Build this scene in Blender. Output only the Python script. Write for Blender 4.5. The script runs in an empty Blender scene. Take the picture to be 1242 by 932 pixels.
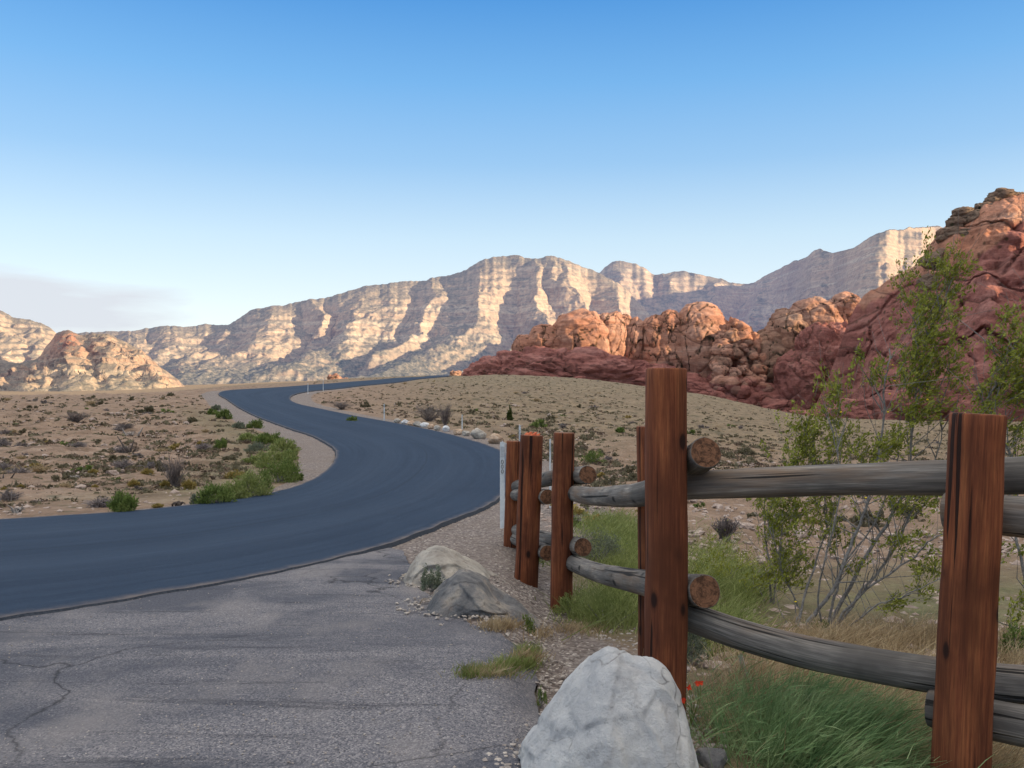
import bpy, math, random
import numpy as np
from mathutils import Vector
R = math.radians
rng = np.random.default_rng(7)
random.seed(7)
scene = bpy.context.scene
COL = scene.collection
F = 1075.0; CX = 621.0; CY = 466.0; CAMZ = 1.6

# ------------------------------------------------------------------ numpy tools
def P(px, py, d):
    return np.array([(px-CX)/F*d, d, CAMZ-(py-CY)/F*d])

_perm = np.random.default_rng(3).permutation(256)
_perm = np.concatenate([_perm, _perm, _perm])
_g3 = np.random.default_rng(4).normal(size=(256, 3)); _g3 /= np.linalg.norm(_g3, axis=1)[:, None]
def perlin(x, y, z):
    x = np.asarray(x, float); y = np.asarray(y, float)+0*x; z = np.asarray(z, float)+0*x
    xi = np.floor(x).astype(int); yi = np.floor(y).astype(int); zi = np.floor(z).astype(int)
    xf = x-xi; yf = y-yi; zf = z-zi
    u = xf**3*(xf*(xf*6-15)+10); v = yf**3*(yf*(yf*6-15)+10); w = zf**3*(zf*(zf*6-15)+10)
    xi &= 255; yi &= 255; zi &= 255
    out = 0
    for dx in (0, 1):
        wx = u if dx else 1-u
        a = _perm[(xi+dx) & 255]
        for dy in (0, 1):
            wy = v if dy else 1-v
            b = _perm[a+((yi+dy) & 255)]
            for dz in (0, 1):
                wz = w if dz else 1-w
                g = _g3[_perm[b+((zi+dz) & 255)]]
                out = out+wx*wy*wz*(g[..., 0]*(xf-dx)+g[..., 1]*(yf-dy)+g[..., 2]*(zf-dz))
    return out*1.6
def fbm(x, y, z, octv=5, lac=2.03, gain=0.5):
    s = 0; a = 1.0; f = 1.0
    for i in range(octv):
        s = s+a*perlin(x*f+i*17.3, y*f+i*5.1, z*f+i*9.7); a *= gain; f *= lac
    return s
def ridged(x, y, z, octv=5, gain=0.5):
    s = 0; a = 1.0; f = 1.0
    for i in range(octv):
        s = s+a*(1-2*np.abs(perlin(x*f+i*11.3, y*f+i*3.1, z*f+i*7.7))); a *= gain; f *= 2.07
    return s
def worley(x, y, z):
    """F1, F2 and a cell id"""
    xi = np.floor(x).astype(int); yi = np.floor(y).astype(int); zi = np.floor(z).astype(int)
    f1 = np.full(x.shape, 9.0); f2 = np.full(x.shape, 9.0); cid = np.zeros(x.shape)
    for dx in (-1, 0, 1):
        for dy in (-1, 0, 1):
            for dz in (-1, 0, 1):
                a = _perm[_perm[_perm[(xi+dx) & 255]+((yi+dy) & 255)]+((zi+dz) & 255)]
                ox = (_perm[a]/256.0); oy = (_perm[a+71]/256.0); oz = (_perm[a+153]/256.0)
                d = np.sqrt((xi+dx+ox-x)**2+(yi+dy+oy-y)**2+(zi+dz+oz-z)**2)
                c = d < f1
                f2 = np.where(c, f1, np.minimum(f2, d)); cid = np.where(c, a/256.0, cid); f1 = np.where(c, d, f1)
    return f1, f2, cid
def pchip(x, y, xn):
    x = np.asarray(x, float); y = np.asarray(y, float); xn = np.asarray(xn, float)
    h = np.diff(x); dl = np.diff(y)/h
    m = np.zeros_like(y)
    m[0] = dl[0]; m[-1] = dl[-1]
    for i in range(1, len(x)-1):
        if dl[i-1]*dl[i] > 0:
            w1 = 2*h[i]+h[i-1]; w2 = h[i]+2*h[i-1]
            m[i] = (w1+w2)/(w1/dl[i-1]+w2/dl[i])
    xc = np.clip(xn, x[0], x[-1])
    k = np.clip(np.searchsorted(x, xc)-1, 0, len(x)-2)
    t = (xc-x[k])/h[k]
    return ((2*t**3-3*t**2+1)*y[k]+(t**3-2*t**2+t)*h[k]*m[k]+(-2*t**3+3*t**2)*y[k+1]+(t**3-t**2)*h[k]*m[k+1])
def sstep(a, b, x):
    t = np.clip((x-a)/(b-a), 0, 1); return t*t*(3-2*t)
def catmull(pts, n):
    p = np.asarray(pts, float); p = np.vstack([2*p[0]-p[1], p, 2*p[-1]-p[-2]])
    out = []
    for i in range(1, len(p)-2):
        for k in range(n):
            t = k/n
            out.append(0.5*((2*p[i])+(-p[i-1]+p[i+1])*t+(2*p[i-1]-5*p[i]+4*p[i+1]-p[i+2])*t*t+(-p[i-1]+3*p[i]-3*p[i+1]+p[i+2])*t**3))
    out.append(p[-2]); return np.array(out)

# ------------------------------------------------------------------ mesh tools
def mesh_np(name, V, Fq, smooth=True, attrs=None, fmat=None):
    """V (n,3); Fq (m,k) constant k"""
    me = bpy.data.meshes.new(name)
    V = np.ascontiguousarray(V, dtype=np.float32); Fq = np.ascontiguousarray(Fq, dtype=np.int32)
    me.vertices.add(len(V)); me.vertices.foreach_set('co', V.ravel())
    m, k = Fq.shape
    me.loops.add(m*k); me.loops.foreach_set('vertex_index', Fq.ravel())
    me.polygons.add(m)
    me.polygons.foreach_set('loop_start', np.arange(0, m*k, k, dtype=np.int32))
    me.polygons.foreach_set('loop_total', np.full(m, k, dtype=np.int32))
    if fmat is not None: me.polygons.foreach_set('material_index', np.asarray(fmat, dtype=np.int32))
    me.update(calc_edges=True)
    me.polygons.foreach_set('use_smooth', np.full(m, smooth, dtype=bool))
    for an, av in (attrs or {}).items():
        av = np.asarray(av, dtype=np.float32)
        if av.ndim == 1:
            a = me.attributes.new(an, 'FLOAT', 'POINT'); a.data.foreach_set('value', av)
        else:
            a = me.attributes.new(an, 'FLOAT_VECTOR', 'POINT'); a.data.foreach_set('vector', av.ravel())
    me.validate(); me.update()
    return me
def link(name, me, mats, parent=None):
    o = bpy.data.objects.new(name, me); COL.objects.link(o)
    if not isinstance(mats, (list, tuple)): mats = [mats]
    for m in mats:
        if me is not None: me.materials.append(m)
    if parent is not None: o.parent = parent
    return o
def struct(name, me, mats):
    o = link(name, me, mats); o['kind'] = 'structure'; return o
def tag(o, label, cat, group=None, kind=None):
    if label: o['label'] = label
    if cat: o['category'] = cat
    if group: o['group'] = group
    if kind: o['kind'] = kind
    return o
def thing(name, loc, label, cat, group=None, rz=0):
    o = bpy.data.objects.new(name, None); COL.objects.link(o)
    o.location = Vector([float(c) for c in loc]); o.rotation_euler = (0, 0, rz); o.empty_display_size = 0.2
    return tag(o, label, cat, group)
def gridfaces(nr, nc):
    i = np.arange(nr-1)[:, None]*nc+np.arange(nc-1)[None, :]
    return np.stack([i, i+1, i+nc+1, i+nc], -1).reshape(-1, 4)
def tube(pts, rad, n=8, cap=True, rough=0.0, seed=0):
    """returns V, F (quads; caps as degenerate fans with quads)"""
    pts = np.asarray(pts, float); m = len(pts); rad = np.broadcast_to(np.asarray(rad, float), (m,))
    T = np.gradient(pts, axis=0); T /= np.linalg.norm(T, axis=1)[:, None]+1e-9
    ref = np.array([0, 0, 1.0]) if abs(T[0][2]) < 0.9 else np.array([1.0, 0, 0])
    A = np.cross(T, ref); A /= np.linalg.norm(A, axis=1)[:, None]+1e-9
    B = np.cross(T, A)
    th = np.linspace(0, 2*np.pi, n, endpoint=False)
    V = pts[:, None, :]+rad[:, None, None]*(np.cos(th)[None, :, None]*A[:, None, :]+np.sin(th)[None, :, None]*B[:, None, :])
    i = np.arange(m-1)[:, None]*n; j = np.arange(n)[None, :]; j2 = (j+1) % n
    Fc = np.stack([i+j, i+j2, i+n+j2, i+n+j], -1).reshape(-1, 4)
    return V.reshape(-1, 3), Fc
def join(parts):
    Vs = []; Fs = []; off = 0
    for V, Fc in parts:
        Vs.append(V); Fs.append(Fc+off); off += len(V)
    return np.vstack(Vs), np.vstack(Fs)
import bmesh
_ico = {}
def ico(s):
    if s not in _ico:
        bm = bmesh.new(); bmesh.ops.create_icosphere(bm, subdivisions=s, radius=1.0)
        bm.verts.ensure_lookup_table()
        V = np.array([v.co[:] for v in bm.verts]); Fc = np.array([[v.index for v in f.verts] for f in bm.faces]); bm.free()
        _ico[s] = (V, Fc)
    return _ico[s]
def leafquads(C, A, B):
    """C centers, A half-length vectors, B half-width vectors -> rhombus leaves"""
    V = np.stack([C-A, C+B, C+A, C-B], 1).reshape(-1, 3)
    Fc = np.arange(len(C)*4).reshape(-1, 4)
    return V, Fc
def randdir(n, r=rng):
    v = r.normal(size=(n, 3)); return v/np.linalg.norm(v, axis=1)[:, None]
def blades(base, tip, mid, w, r=rng):
    """curved blades: base, mid, tip (n,3), width w -> quads (2 segments)"""
    n = len(base); d = tip-base
    s = np.cross(d, r.normal(size=(n, 3))); s /= np.linalg.norm(s, axis=1)[:, None]+1e-9
    w = np.broadcast_to(np.asarray(w, float), (n,))[:, None]
    m1 = 0.25*base+0.5*mid+0.25*tip
    V = np.stack([base-s*w*.6, base+s*w*.6, m1-s*w*.5, m1+s*w*.5, tip-s*w*.12, tip+s*w*.12], 1).reshape(-1, 3)
    b = np.arange(n)[:, None]*6
    Fc = np.concatenate([b+np.array([[0, 1, 3, 2]]), b+np.array([[2, 3, 5, 4]])], 1).reshape(-1, 4)
    return V, Fc

# ------------------------------------------------------------------ ground height from its long profiles
BASE = [(1300, 2.05), (1075, 2.85), (932, 3.75), (850, 4.6), (800, 5.3), (753, 6.4), (720, 7.5), (690, 9.0), (655, 11.5), (632, 13.8), (613, 16.5), (591, 20.5),
        (577, 24), (560, 29.5), (548, 34), (530, 44), (518, 53), (505, 66), (497, 77), (490, 90), (483, 108), (477, 130)]
NEAR = [b for b in BASE if b[0] > 540]
def upto(d): return [b for b in BASE if b[1] <= d]
PROF = {
 -900: upto(60)+[(503, 70), (496, 90), (490, 130), (494, 200), (488, 600), (475, 2000), (468, 8000)],
 0:    upto(66)+[(492, 90), (484, 115), (481, 135), (487, 220), (482, 600), (471, 2000), (467, 8000)],
 140:  upto(66)+[(492, 86), (484, 108), (479, 130), (484, 220), (478, 600), (470, 2000), (466, 8000)],
 230:  upto(66)+[(497, 77), (488, 95), (480, 120), (475, 145), (475, 220), (472, 600), (468, 2000), (466, 8000)],
 300:  upto(130)+[(473, 155), (470, 190), (468, 240), (467, 400), (466, 1500), (465, 8000)],
 350:  upto(130)+[(472, 162), (469, 185), (466, 230), (465, 400), (464, 1500), (463, 8000)],
 430:  upto(130)+[(472, 162), (465, 212), (461, 260), (459.5, 300), (460, 500), (461, 1500), (463, 8000)],
 480:  upto(130)+[(472, 162), (465, 225), (459, 290), (457.5, 360), (458, 600), (460, 1500), (463, 8000)],
 530:  upto(108)+[(475, 135), (467, 185), (462, 250), (458.3, 360), (455.8, 450), (457, 600), (463, 8000)],
 600:  upto(34)+[(530, 44), (510, 60), (490, 90), (475, 138), (462, 235), (455, 330), (459, 480), (470, 8000)],
 680:  [(1300, 2.05), (1075, 2.85), (932, 3.8), (860, 4.75), (800, 6.1), (742, 8.0), (700, 9.7), (650, 12.8), (613, 17), (580, 24), (550, 36), (530, 49), (510, 70), (490, 108), (475, 165), (463, 265), (458, 340), (464, 520), (470, 8000)],
 850:  [(1300, 2.05), (1075, 2.9), (932, 3.85), (866, 4.5), (785, 6.4), (700, 10), (650, 14), (600, 21), (560, 34), (530, 58), (505, 105), (490, 170), (479, 270), (486, 420), (500, 8000)],
 1000: [(1300, 2.2), (1075, 3.0), (932, 4.0), (860, 5.1), (760, 7.8), (700, 11), (650, 15.5), (600, 24), (560, 42), (530, 85), (514, 150), (507, 220), (515, 330), (560, 8000)],
 1170: [(1300, 2.2), (1090, 2.9), (985, 3.6), (860, 5.3), (760, 7.9), (700, 11), (650, 15.5), (600, 24), (560, 42), (535, 80), (518, 135), (512, 190), (520, 300), (570, 8000)],
 1700: [(1300, 2.3), (985, 3.7), (860, 5.4), (760, 8), (700, 11), (650, 15.5), (600, 24), (560, 42), (540, 70), (525, 110), (516, 190), (522, 300), (570, 8000)],
 3200: [(1300, 2.3), (985, 3.7), (860, 5.4), (760, 8), (700, 11), (650, 15.5), (600, 24), (560, 42), (540, 70), (525, 110), (516, 190), (522, 300), (570, 8000)],
}
LG = np.linspace(math.log(2.1), math.log(7500), 900)
_cols = sorted(PROF)
_tab = []
for c in _cols:
    y = np.array([p[0] for p in PROF[c]], float); d = np.array([p[1] for p in PROF[c]], float)
    _tab.append(pchip(np.log(d), CAMZ-(y-CY)/F*d, LG))
_tab = np.array(_tab)
PXG = np.arange(-900, 3201, 10.0)
TAB = np.stack([pchip(_cols, _tab[:, k], PXG) for k in range(len(LG))], 1)
ker = np.exp(-0.5*(np.arange(-3, 4)/1.5)**2); ker /= ker.sum()
pad = np.pad(TAB, ((3, 3), (0, 0)), 'edge'); TAB = sum(ker[k]*pad[k:k+len(PXG)] for k in range(7))
DLG = np.exp(LG)
def Hz(x, y):
    x = np.asarray(x, float); y = np.asarray(y, float)
    yy = np.maximum(y, 2.1)
    px = np.clip(CX+F*x/yy, PXG[0], PXG[-1]-.01); lg = np.clip(np.log(yy), LG[0], LG[-1]-1e-6)
    a = (px-PXG[0])/10.0; i = np.clip(a.astype(int), 0, len(PXG)-2); fa = a-i
    b = (lg-LG[0])/(LG[1]-LG[0]); j = np.clip(b.astype(int), 0, len(LG)-2); fb = b-j
    return (TAB[i, j]*(1-fa)*(1-fb)+TAB[i+1, j]*fa*(1-fb)+TAB[i, j+1]*(1-fa)*fb+TAB[i+1, j+1]*fa*fb)
def G(px, py):
    """the place on the ground seen at a photo pixel"""
    a = (min(max(px, PXG[0]), PXG[-1]-1)-PXG[0])/10.0; i = min(int(a), len(PXG)-2); fa = a-i
    z = TAB[i]*(1-fa)+TAB[i+1]*fa
    d = DLG; Y = CY+(CAMZ-z)*F/d
    k = np.argmax(Y <= py)
    if k == 0:
        if Y[0] <= py: dd = d[0]
        else: k = int(np.argmin(Y)); dd = d[k]
    else:
        t = (Y[k-1]-py)/(Y[k-1]-Y[k]+1e-9); dd = d[k-1]*(1-t)+d[k]*t
    x = (px-CX)/F*dd
    return np.array([x, dd, float(Hz(x, dd))])

# road edges (photo readings laid on the ground)
PAIRS = [((-700, 668), (-700, 905)), ((-400, 653), (-400, 828)), ((-200, 643), (-200, 788)), ((0, 632), (0, 753)), ((127, 624), (142, 732)), ((206, 617), (285, 707)), ((285, 607), (427, 675)),
         ((326, 600), (491, 655)), ((360, 591), (553, 631)), ((388, 577.5), (600, 610)), ((404, 562), (624, 585)), ((407, 549), (624, 563)), ((398, 540), (608, 548)),
         ((378, 529.5), (572, 535)), ((355, 522), (530, 524)), ((330, 513), (480, 514)), ((309, 505), (435, 506)), ((288, 494), (391, 497)), ((275, 485), (360, 490)),
         ((265, 478), (352, 484)), ((278, 474), (358, 479)), ((310, 472), (378, 475)), ((343, 470), (400, 473)), ((376, 467.5), (430, 469.5)), ((409, 465), (460, 466.5)),
         ((477, 459.3), (500, 461.5)), ((520, 456.6), (534, 458.0)), ((532, 455.9), (548, 456.9))]
EL = np.array([G(*a)[:2] for a, b in PAIRS]); ER = np.array([G(*b)[:2] for a, b in PAIRS])
RL = catmull(EL, 14); RR = catmull(ER, 14)
def dist_poly(x, y, poly, closed=False):
    """distance of points to a polyline (n,2)"""
    x = x.ravel(); y = y.ravel(); best = np.full(len(x), 1e9)
    for k in range(len(poly)-1):
        a = poly[k]; b = poly[k+1]; ab = b-a; L = ab@ab+1e-12
        t = np.clip(((x-a[0])*ab[0]+(y-a[1])*ab[1])/L, 0, 1)
        best = np.minimum(best, (x-a[0]-t*ab[0])**2+(y-a[1]-t*ab[1])**2)
    return np.sqrt(best)
def in_poly(x, y, poly):
    x = np.asarray(x); y = np.asarray(y); c = np.zeros(x.shape, bool); n = len(poly); j = n-1
    for i in range(n):
        xi, yi = poly[i]; xj, yj = poly[j]
        c ^= ((yi > y) != (yj > y)) & (x < (xj-xi)*(y-yi)/((yj-yi)+1e-12)+xi); j = i
    return c
ROADPOLY = np.vstack([RL, RR[::-1]])
PAVEB = catmull([G(-700, 880)[:2], G(-400, 810)[:2], G(0, 745)[:2], G(142, 726)[:2], G(285, 701)[:2], G(427, 668)[:2], G(478, 664)[:2], G(496, 682)[:2], G(512, 712)[:2], G(560, 748)[:2],
                 G(606, 766)[:2], G(640, 796)[:2], G(652, 830)[:2], G(655, 880)[:2], G(648, 940)[:2], G(640, 1290)[:2]], 12)

# ------------------------------------------------------------------ materials
class NT:
    def __init__(s, name):
        s.m = bpy.data.materials.new(name); s.m.use_nodes = True; s.t = s.m.node_tree; s.t.nodes.clear()
        s.out = s.n('ShaderNodeOutputMaterial'); s.b = s.n('ShaderNodeBsdfPrincipled'); s.l(s.b.outputs[0], s.out.inputs[0])
        s.b.inputs['Roughness'].default_value = 0.9; s.b.inputs['Specular IOR Level'].default_value = 0.2
    def n(s, t, **k):
        x = s.t.nodes.new(t)
        for a, b in k.items(): setattr(x, a, b)
        return x
    def l(s, a, b): s.t.links.new(a, b)
    def val(s, x, inp):
        if hasattr(x, 'is_linked') or hasattr(x, 'links'): s.l(x, inp)
        else: inp.default_value = x
    def coord(s, kind='Object'):
        return s.n('ShaderNodeTexCoord').outputs[kind]
    def mapping(s, c, sc=(1, 1, 1), rot=(0, 0, 0), loc=(0, 0, 0)):
        m = s.n('ShaderNodeMapping'); s.l(c, m.inputs[0]); m.inputs['Scale'].default_value = sc; m.inputs['Rotation'].default_value = rot; m.inputs['Location'].default_value = loc
        return m.outputs[0]
    def noise(s, c, scale, det=5, rough=0.55, dist=0.0):
        x = s.n('ShaderNodeTexNoise'); s.l(c, x.inputs['Vector']); x.inputs['Scale'].default_value = scale; x.inputs['Detail'].default_value = det
        x.inputs['Roughness'].default_value = rough; x.inputs['Distortion'].default_value = dist; return x.outputs['Fac']
    def vor(s, c, scale, feat='F1', out='Distance', rand=1.0):
        x = s.n('ShaderNodeTexVoronoi', feature=feat); s.l(c, x.inputs['Vector']); x.inputs['Scale'].default_value = scale; x.inputs['Randomness'].default_value = rand
        return x.outputs[out]
    def ramp(s, f, stops, interp='LINEAR'):
        r = s.n('ShaderNodeValToRGB'); r.color_ramp.interpolation = interp; s.l(f, r.inputs[0]); e = r.color_ramp.elements
        while len(e) < len(stops): e.new(0.5)
        for k, (p, c) in enumerate(stops):
            e[k].position = p
            if not isinstance(c, (tuple, list)): c = (c, c, c)
            e[k].color = tuple(c)+(1,)
        return r.outputs[0]
    def mix(s, f, a, b, mode='MIX'):
        m = s.n('ShaderNodeMix', data_type='RGBA', blend_type=mode)
        s.val(f, m.inputs[0])
        for x, i in ((a, 6), (b, 7)):
            if isinstance(x, (tuple, list)): m.inputs[i].default_value = tuple(x)+(1,)
            else: s.l(x, m.inputs[i])
        return m.outputs[2]
    def math(s, op, a, b=0.0, c=0.0, clamp=False):
        m = s.n('ShaderNodeMath', operation=op, use_clamp=clamp)
        for x, i in ((a, 0), (b, 1), (c, 2)): s.val(x, m.inputs[i])
        return m.outputs[0]
    def attr(s, name, out='Fac'):
        return s.n('ShaderNodeAttribute', attribute_name=name).outputs[out]
    def bump(s, h, strength=0.5, dist=0.1, prev=None):
        b = s.n('ShaderNodeBump'); b.inputs['Strength'].default_value = strength; b.inputs['Distance'].default_value = dist; s.l(h, b.inputs['Height'])
        if prev is not None: s.l(prev, b.inputs['Normal'])
        return b.outputs[0]
    def done(s, color=None, normal=None, rough=None, spec=None):
        if color is not None: s.val(tuple(color)+(1,) if isinstance(color, (tuple, list)) else color, s.b.inputs['Base Color'])
        if normal is not None: s.l(normal, s.b.inputs['Normal'])
        if rough is not None: s.val(rough, s.b.inputs['Roughness'])
        if spec is not None: s.b.inputs['Specular IOR Level'].default_value = spec
        return s.m

def mat_ground():
    t = NT('desert_ground'); c = t.coord('Object')
    big = t.noise(c, 0.045, 4, .6); med = t.noise(c, 0.9, 6, .65); fine = t.noise(c, 14, 5, .7)
    col = t.ramp(med, [(0.3, (.13, .085, .055)), (0.45, (.27, .18, .125)), (0.58, (.37, .255, .18)), (0.75, (.48, .37, .29))])
    col = t.mix(t.ramp(big, [(0.35, 0), (0.7, .55)]), col, (.32, .21, .13))
    # dried grass and low scrub tint on the far slope
    gr = t.attr('olive'); g1 = t.noise(c, 0.5, 8, .75)
    ol = t.ramp(g1, [(0.3, (.14, .10, .055)), (0.5, (.265, .20, .12)), (0.68, (.38, .29, .18))])
    col = t.mix(gr, col, ol)
    sp = t.vor(t.mapping(c, (1, 1, 1)), 1.3); col = t.mix(t.ramp(sp, [(0.05, .75), (0.28, 0)]), col, (.075, .075, .035))
    sp2 = t.vor(c, 5.0); col = t.mix(t.ramp(sp2, [(0.08, .55), (0.25, 0)]), col, (.48, .39, .32))
    sp3 = t.vor(t.mapping(c, (1, 1, .4)), .42); dk = t.math('MULTIPLY', gr, t.ramp(sp3, [(.14, .85), (.32, 0)])); col = t.mix(dk, col, (.10, .09, .05))
    sp4 = t.vor(t.mapping(c, (1, 1, .4)), .95); dk = t.math('MULTIPLY', gr, t.ramp(sp4, [(.12, .7), (.36, 0)])); col = t.mix(dk, col, (.14, .115, .07))
    # green verge
    vg = t.attr('verge'); gg = t.ramp(t.noise(c, 2.2, 6, .7), [(0.3, (.045, .07, .02)), (0.6, (.16, .19, .07)), (0.8, (.32, .27, .15))])
    col = t.mix(t.math('MULTIPLY', vg, t.ramp(med, [(.3, .25), (.6, .9)])), col, gg)
    # roadside gravel
    gv = t.attr('gravel'); st = t.vor(c, 38, out='Color'); bw = t.n('ShaderNodeRGBToBW'); t.l(st, bw.inputs[0])
    gcol = t.ramp(bw.outputs[0], [(0.1, (.10, .083, .078)), (0.45, (.24, .20, .185)), (0.75, (.37, .315, .28)), (0.97, (.62, .56, .50))])
    gcol = t.mix(t.ramp(t.noise(c, .7, 4), [(.35, 0.0), (.7, .45)]), gcol, (.23, .175, .14))
    edge = t.math('ADD', gv, t.math('MULTIPLY', t.math('SUBTRACT', t.noise(c, 1.7, 5, .7), .5), .5))
    col = t.mix(t.ramp(edge, [(.38, 0), (.62, 1)]), col, gcol)
    col = t.mix(t.ramp(fine, [(.3, .5), (.7, 0)]), col, (.08, .06, .045))
    b1 = t.bump(t.vor(c, 38), .55, .012); b2 = t.bump(t.noise(c, 3.0, 8, .72), .8, .12, b1)
    return t.done(col, b2, .95)
def mat_road():
    t = NT('new_asphalt'); c = t.coord('Object'); uv = t.attr('across', 'Vector')
    f = t.noise(c, 90, 3, .8); f2 = t.noise(c, .35, 5, .6)
    s = t.n('ShaderNodeSeparateXYZ'); t.l(uv, s.inputs[0])
    m = t.mapping(uv, (26, .05, 1)); st = t.noise(m, 1.0, 3, .6)
    m2 = t.mapping(uv, (60, .9, 1)); st2 = t.noise(m2, 1.0, 4, .7)
    base = t.ramp(f, [(.3, (.010, .020, .040)), (.55, (.020, .036, .066)), (.78, (.065, .10, .155))])
    base = t.mix(t.ramp(st, [(.35, 0), (.7, .6)]), base, (.034, .056, .095))
    base = t.mix(t.ramp(st2, [(.55, 0), (.8, .35)]), base, (.07, .105, .155))
    base = t.mix(t.ramp(f2, [(.4, .0), (.75, .4)]), base, (.014, .026, .05))
    # the paving lap line along the middle
    lap = t.math('ABSOLUTE', t.math('SUBTRACT', s.outputs[0], .55))
    base = t.mix(t.ramp(lap, [(.0, .6), (.006, 0)]), base, (.014, .022, .036))
    edge = t.math('SUBTRACT', .5, t.math('ABSOLUTE', t.math('SUBTRACT', s.outputs[0], .5))); dn = t.math('ADD', edge, t.math('MULTIPLY', t.math('SUBTRACT', t.noise(c, 2.4, 6, .75), .5), .05))
    base = t.mix(t.ramp(dn, [(.0, .7), (.010, .25), (.024, 0)]), base, (.17, .14, .125))
    wt = t.math('ABSOLUTE', t.math('SUBTRACT', t.math('ABSOLUTE', t.math('SUBTRACT', s.outputs[0], .5)), .2)); base = t.mix(t.math('MULTIPLY', t.ramp(wt, [(.02, .14), (.12, 0)]), t.ramp(f2, [(.35, .3), (.6, 1)])), base, (.062, .088, .13))
    g = t.bump(t.noise(c, 120, 2, .8), .6, .006)
    return t.done(base, g, .8, .12)
def mat_lip():
    t = NT('asphalt_edge'); c = t.coord('Object'); f = t.noise(c, 40, 4, .8)
    return t.done(t.ramp(f, [(.3, (.018, .024, .034)), (.7, (.07, .08, .10))]), t.bump(f, .8, .02), .85)
def mat_pave():
    t = NT('old_asphalt'); c = t.coord('Object')
    st = t.vor(c, 120, out='Color'); bw = t.n('ShaderNodeRGBToBW'); t.l(st, bw.inputs[0])
    fine = t.noise(c, 150, 2, .8)
    agg = t.ramp(t.math('MULTIPLY_ADD', fine, .5, t.math('MULTIPLY', bw.outputs[0], .5)), [(0.25, (.052, .053, .066)), (0.5, (.155, .15, .165)), (0.68, (.28, .262, .265)), (0.85, (.57, .52, .49))])
    big = t.noise(t.mapping(c, (.8, 1.6, 1), (0, 0, .4)), .55, 6, .62, .6)
    col = t.mix(t.ramp(big, [(.40, .75), (.56, 0)]), agg, (.055, .06, .08))
    col = t.mix(t.ramp(t.noise(t.mapping(c, (1.4, .8, 1), (0, 0, -.3)), .9, 5, .6), [(.50, 0), (.68, .5)]), col, (.27, .245, .235))
    # dark tyre smears
    sm = t.noise(t.mapping(c, (.35, 3.2, 1), (0, 0, .35)), 1.3, 6, .7, .5)
    col = t.mix(t.ramp(sm, [(.56, 0), (.70, .75)]), col, (.022, .024, .034))
    # long cracks
    w = t.n('ShaderNodeVectorMath', operation='ADD'); nz = t.n('ShaderNodeTexNoise'); t.l(c, nz.inputs['Vector']); nz.inputs['Scale'].default_value = 1.1; nz.inputs['Detail'].default_value = 6
    t.l(c, w.inputs[0]); v2 = t.n('ShaderNodeVectorMath', operation='SCALE'); t.l(nz.outputs['Color'], v2.inputs[0]); v2.inputs['Scale'].default_value = .9; t.l(v2.outputs[0], w.inputs[1])
    cr = t.vor(w.outputs[0], .42, 'DISTANCE_TO_EDGE')
    crm = t.math('MULTIPLY', t.ramp(cr, [(0.0, .9), (.002, .6), (.0055, 0)]), t.ramp(t.noise(c, .5, 3), [(.42, 0), (.56, .9)]))
    col = t.mix(crm, col, (.016, .016, .02))
    h = t.bump(fine, .8, .008); h2 = t.bump(bw.outputs[0], .7, .006, h)
    return t.done(col, h2, .9, .3)
def mat_range():
    """limestone and sandstone escarpment, scrub on its gentle slopes"""
    t = NT('escarpment_rock'); c = t.coord('Object'); g = t.n('ShaderNodeNewGeometry')
    sx = t.n('ShaderNodeSeparateXYZ'); t.l(g.outputs['Normal'], sx.inputs[0])
    wob = t.noise(c, .004, 4)
    zc = t.mapping(c, (.0008, .0008, .030)); band = t.noise(zc, 1.0, 6, .7, .3)
    zc2 = t.mapping(c, (.004, .004, .09)); band2 = t.noise(zc2, 1.0, 4, .7)
    rock = t.ramp(band, [(.28, (.42, .29, .20)), (.42, (.54, .42, .30)), (.52, (.47, .34, .24)), (.6, (.60, .49, .36)), (.75, (.43, .33, .25))])
    rock = t.mix(t.ramp(band2, [(.4, .3), (.6, 0)]), rock, (.36, .27, .21))
    sp = t.noise(c, .05, 5, .75); rock = t.mix(t.ramp(sp, [(.45, 0), (.62, .45)]), rock, (.17, .16, .13))
    rock = t.mix(t.attr('red'), rock, t.ramp(t.noise(c, .02, 5, .7), [(.35, (.30, .11, .07)), (.65, (.44, .2, .13))]))
    scr = t.ramp(t.noise(c, .06, 8, .85), [(.36, (.06, .07, .058)), (.5, (.15, .145, .12)), (.62, (.29, .255, .20)), (.72, (.45, .38, .30))])
    sl = t.math('ADD', sx.outputs[2], t.math('MULTIPLY', t.math('SUBTRACT', t.noise(c, .012, 5, .7), .5), .5))
    f = t.math('MULTIPLY_ADD', t.attr('scrub'), .45, t.ramp(sl, [(.6, 0), (.88, .75)]), clamp=True)
    col = t.mix(f, rock, scr)
    b = t.bump(t.noise(c, .05, 8, .72), .8, 12); b = t.bump(t.noise(zc2, 1.0, 5, .7), .6, 9, b)
    t.done(col, b, 1.0, 0.05)
    # aerial haze painted in: blue glow mixed into the rock, stronger with distance
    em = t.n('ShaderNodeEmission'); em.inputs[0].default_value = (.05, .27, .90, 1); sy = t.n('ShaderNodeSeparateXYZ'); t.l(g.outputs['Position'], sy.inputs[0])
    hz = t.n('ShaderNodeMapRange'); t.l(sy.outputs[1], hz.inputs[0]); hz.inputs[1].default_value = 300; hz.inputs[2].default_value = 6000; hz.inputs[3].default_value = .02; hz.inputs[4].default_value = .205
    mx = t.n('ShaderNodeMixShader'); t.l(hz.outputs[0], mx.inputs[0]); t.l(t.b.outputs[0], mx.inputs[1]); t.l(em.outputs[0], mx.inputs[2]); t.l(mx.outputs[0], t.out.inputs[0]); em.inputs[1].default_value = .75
    return t.m
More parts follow.
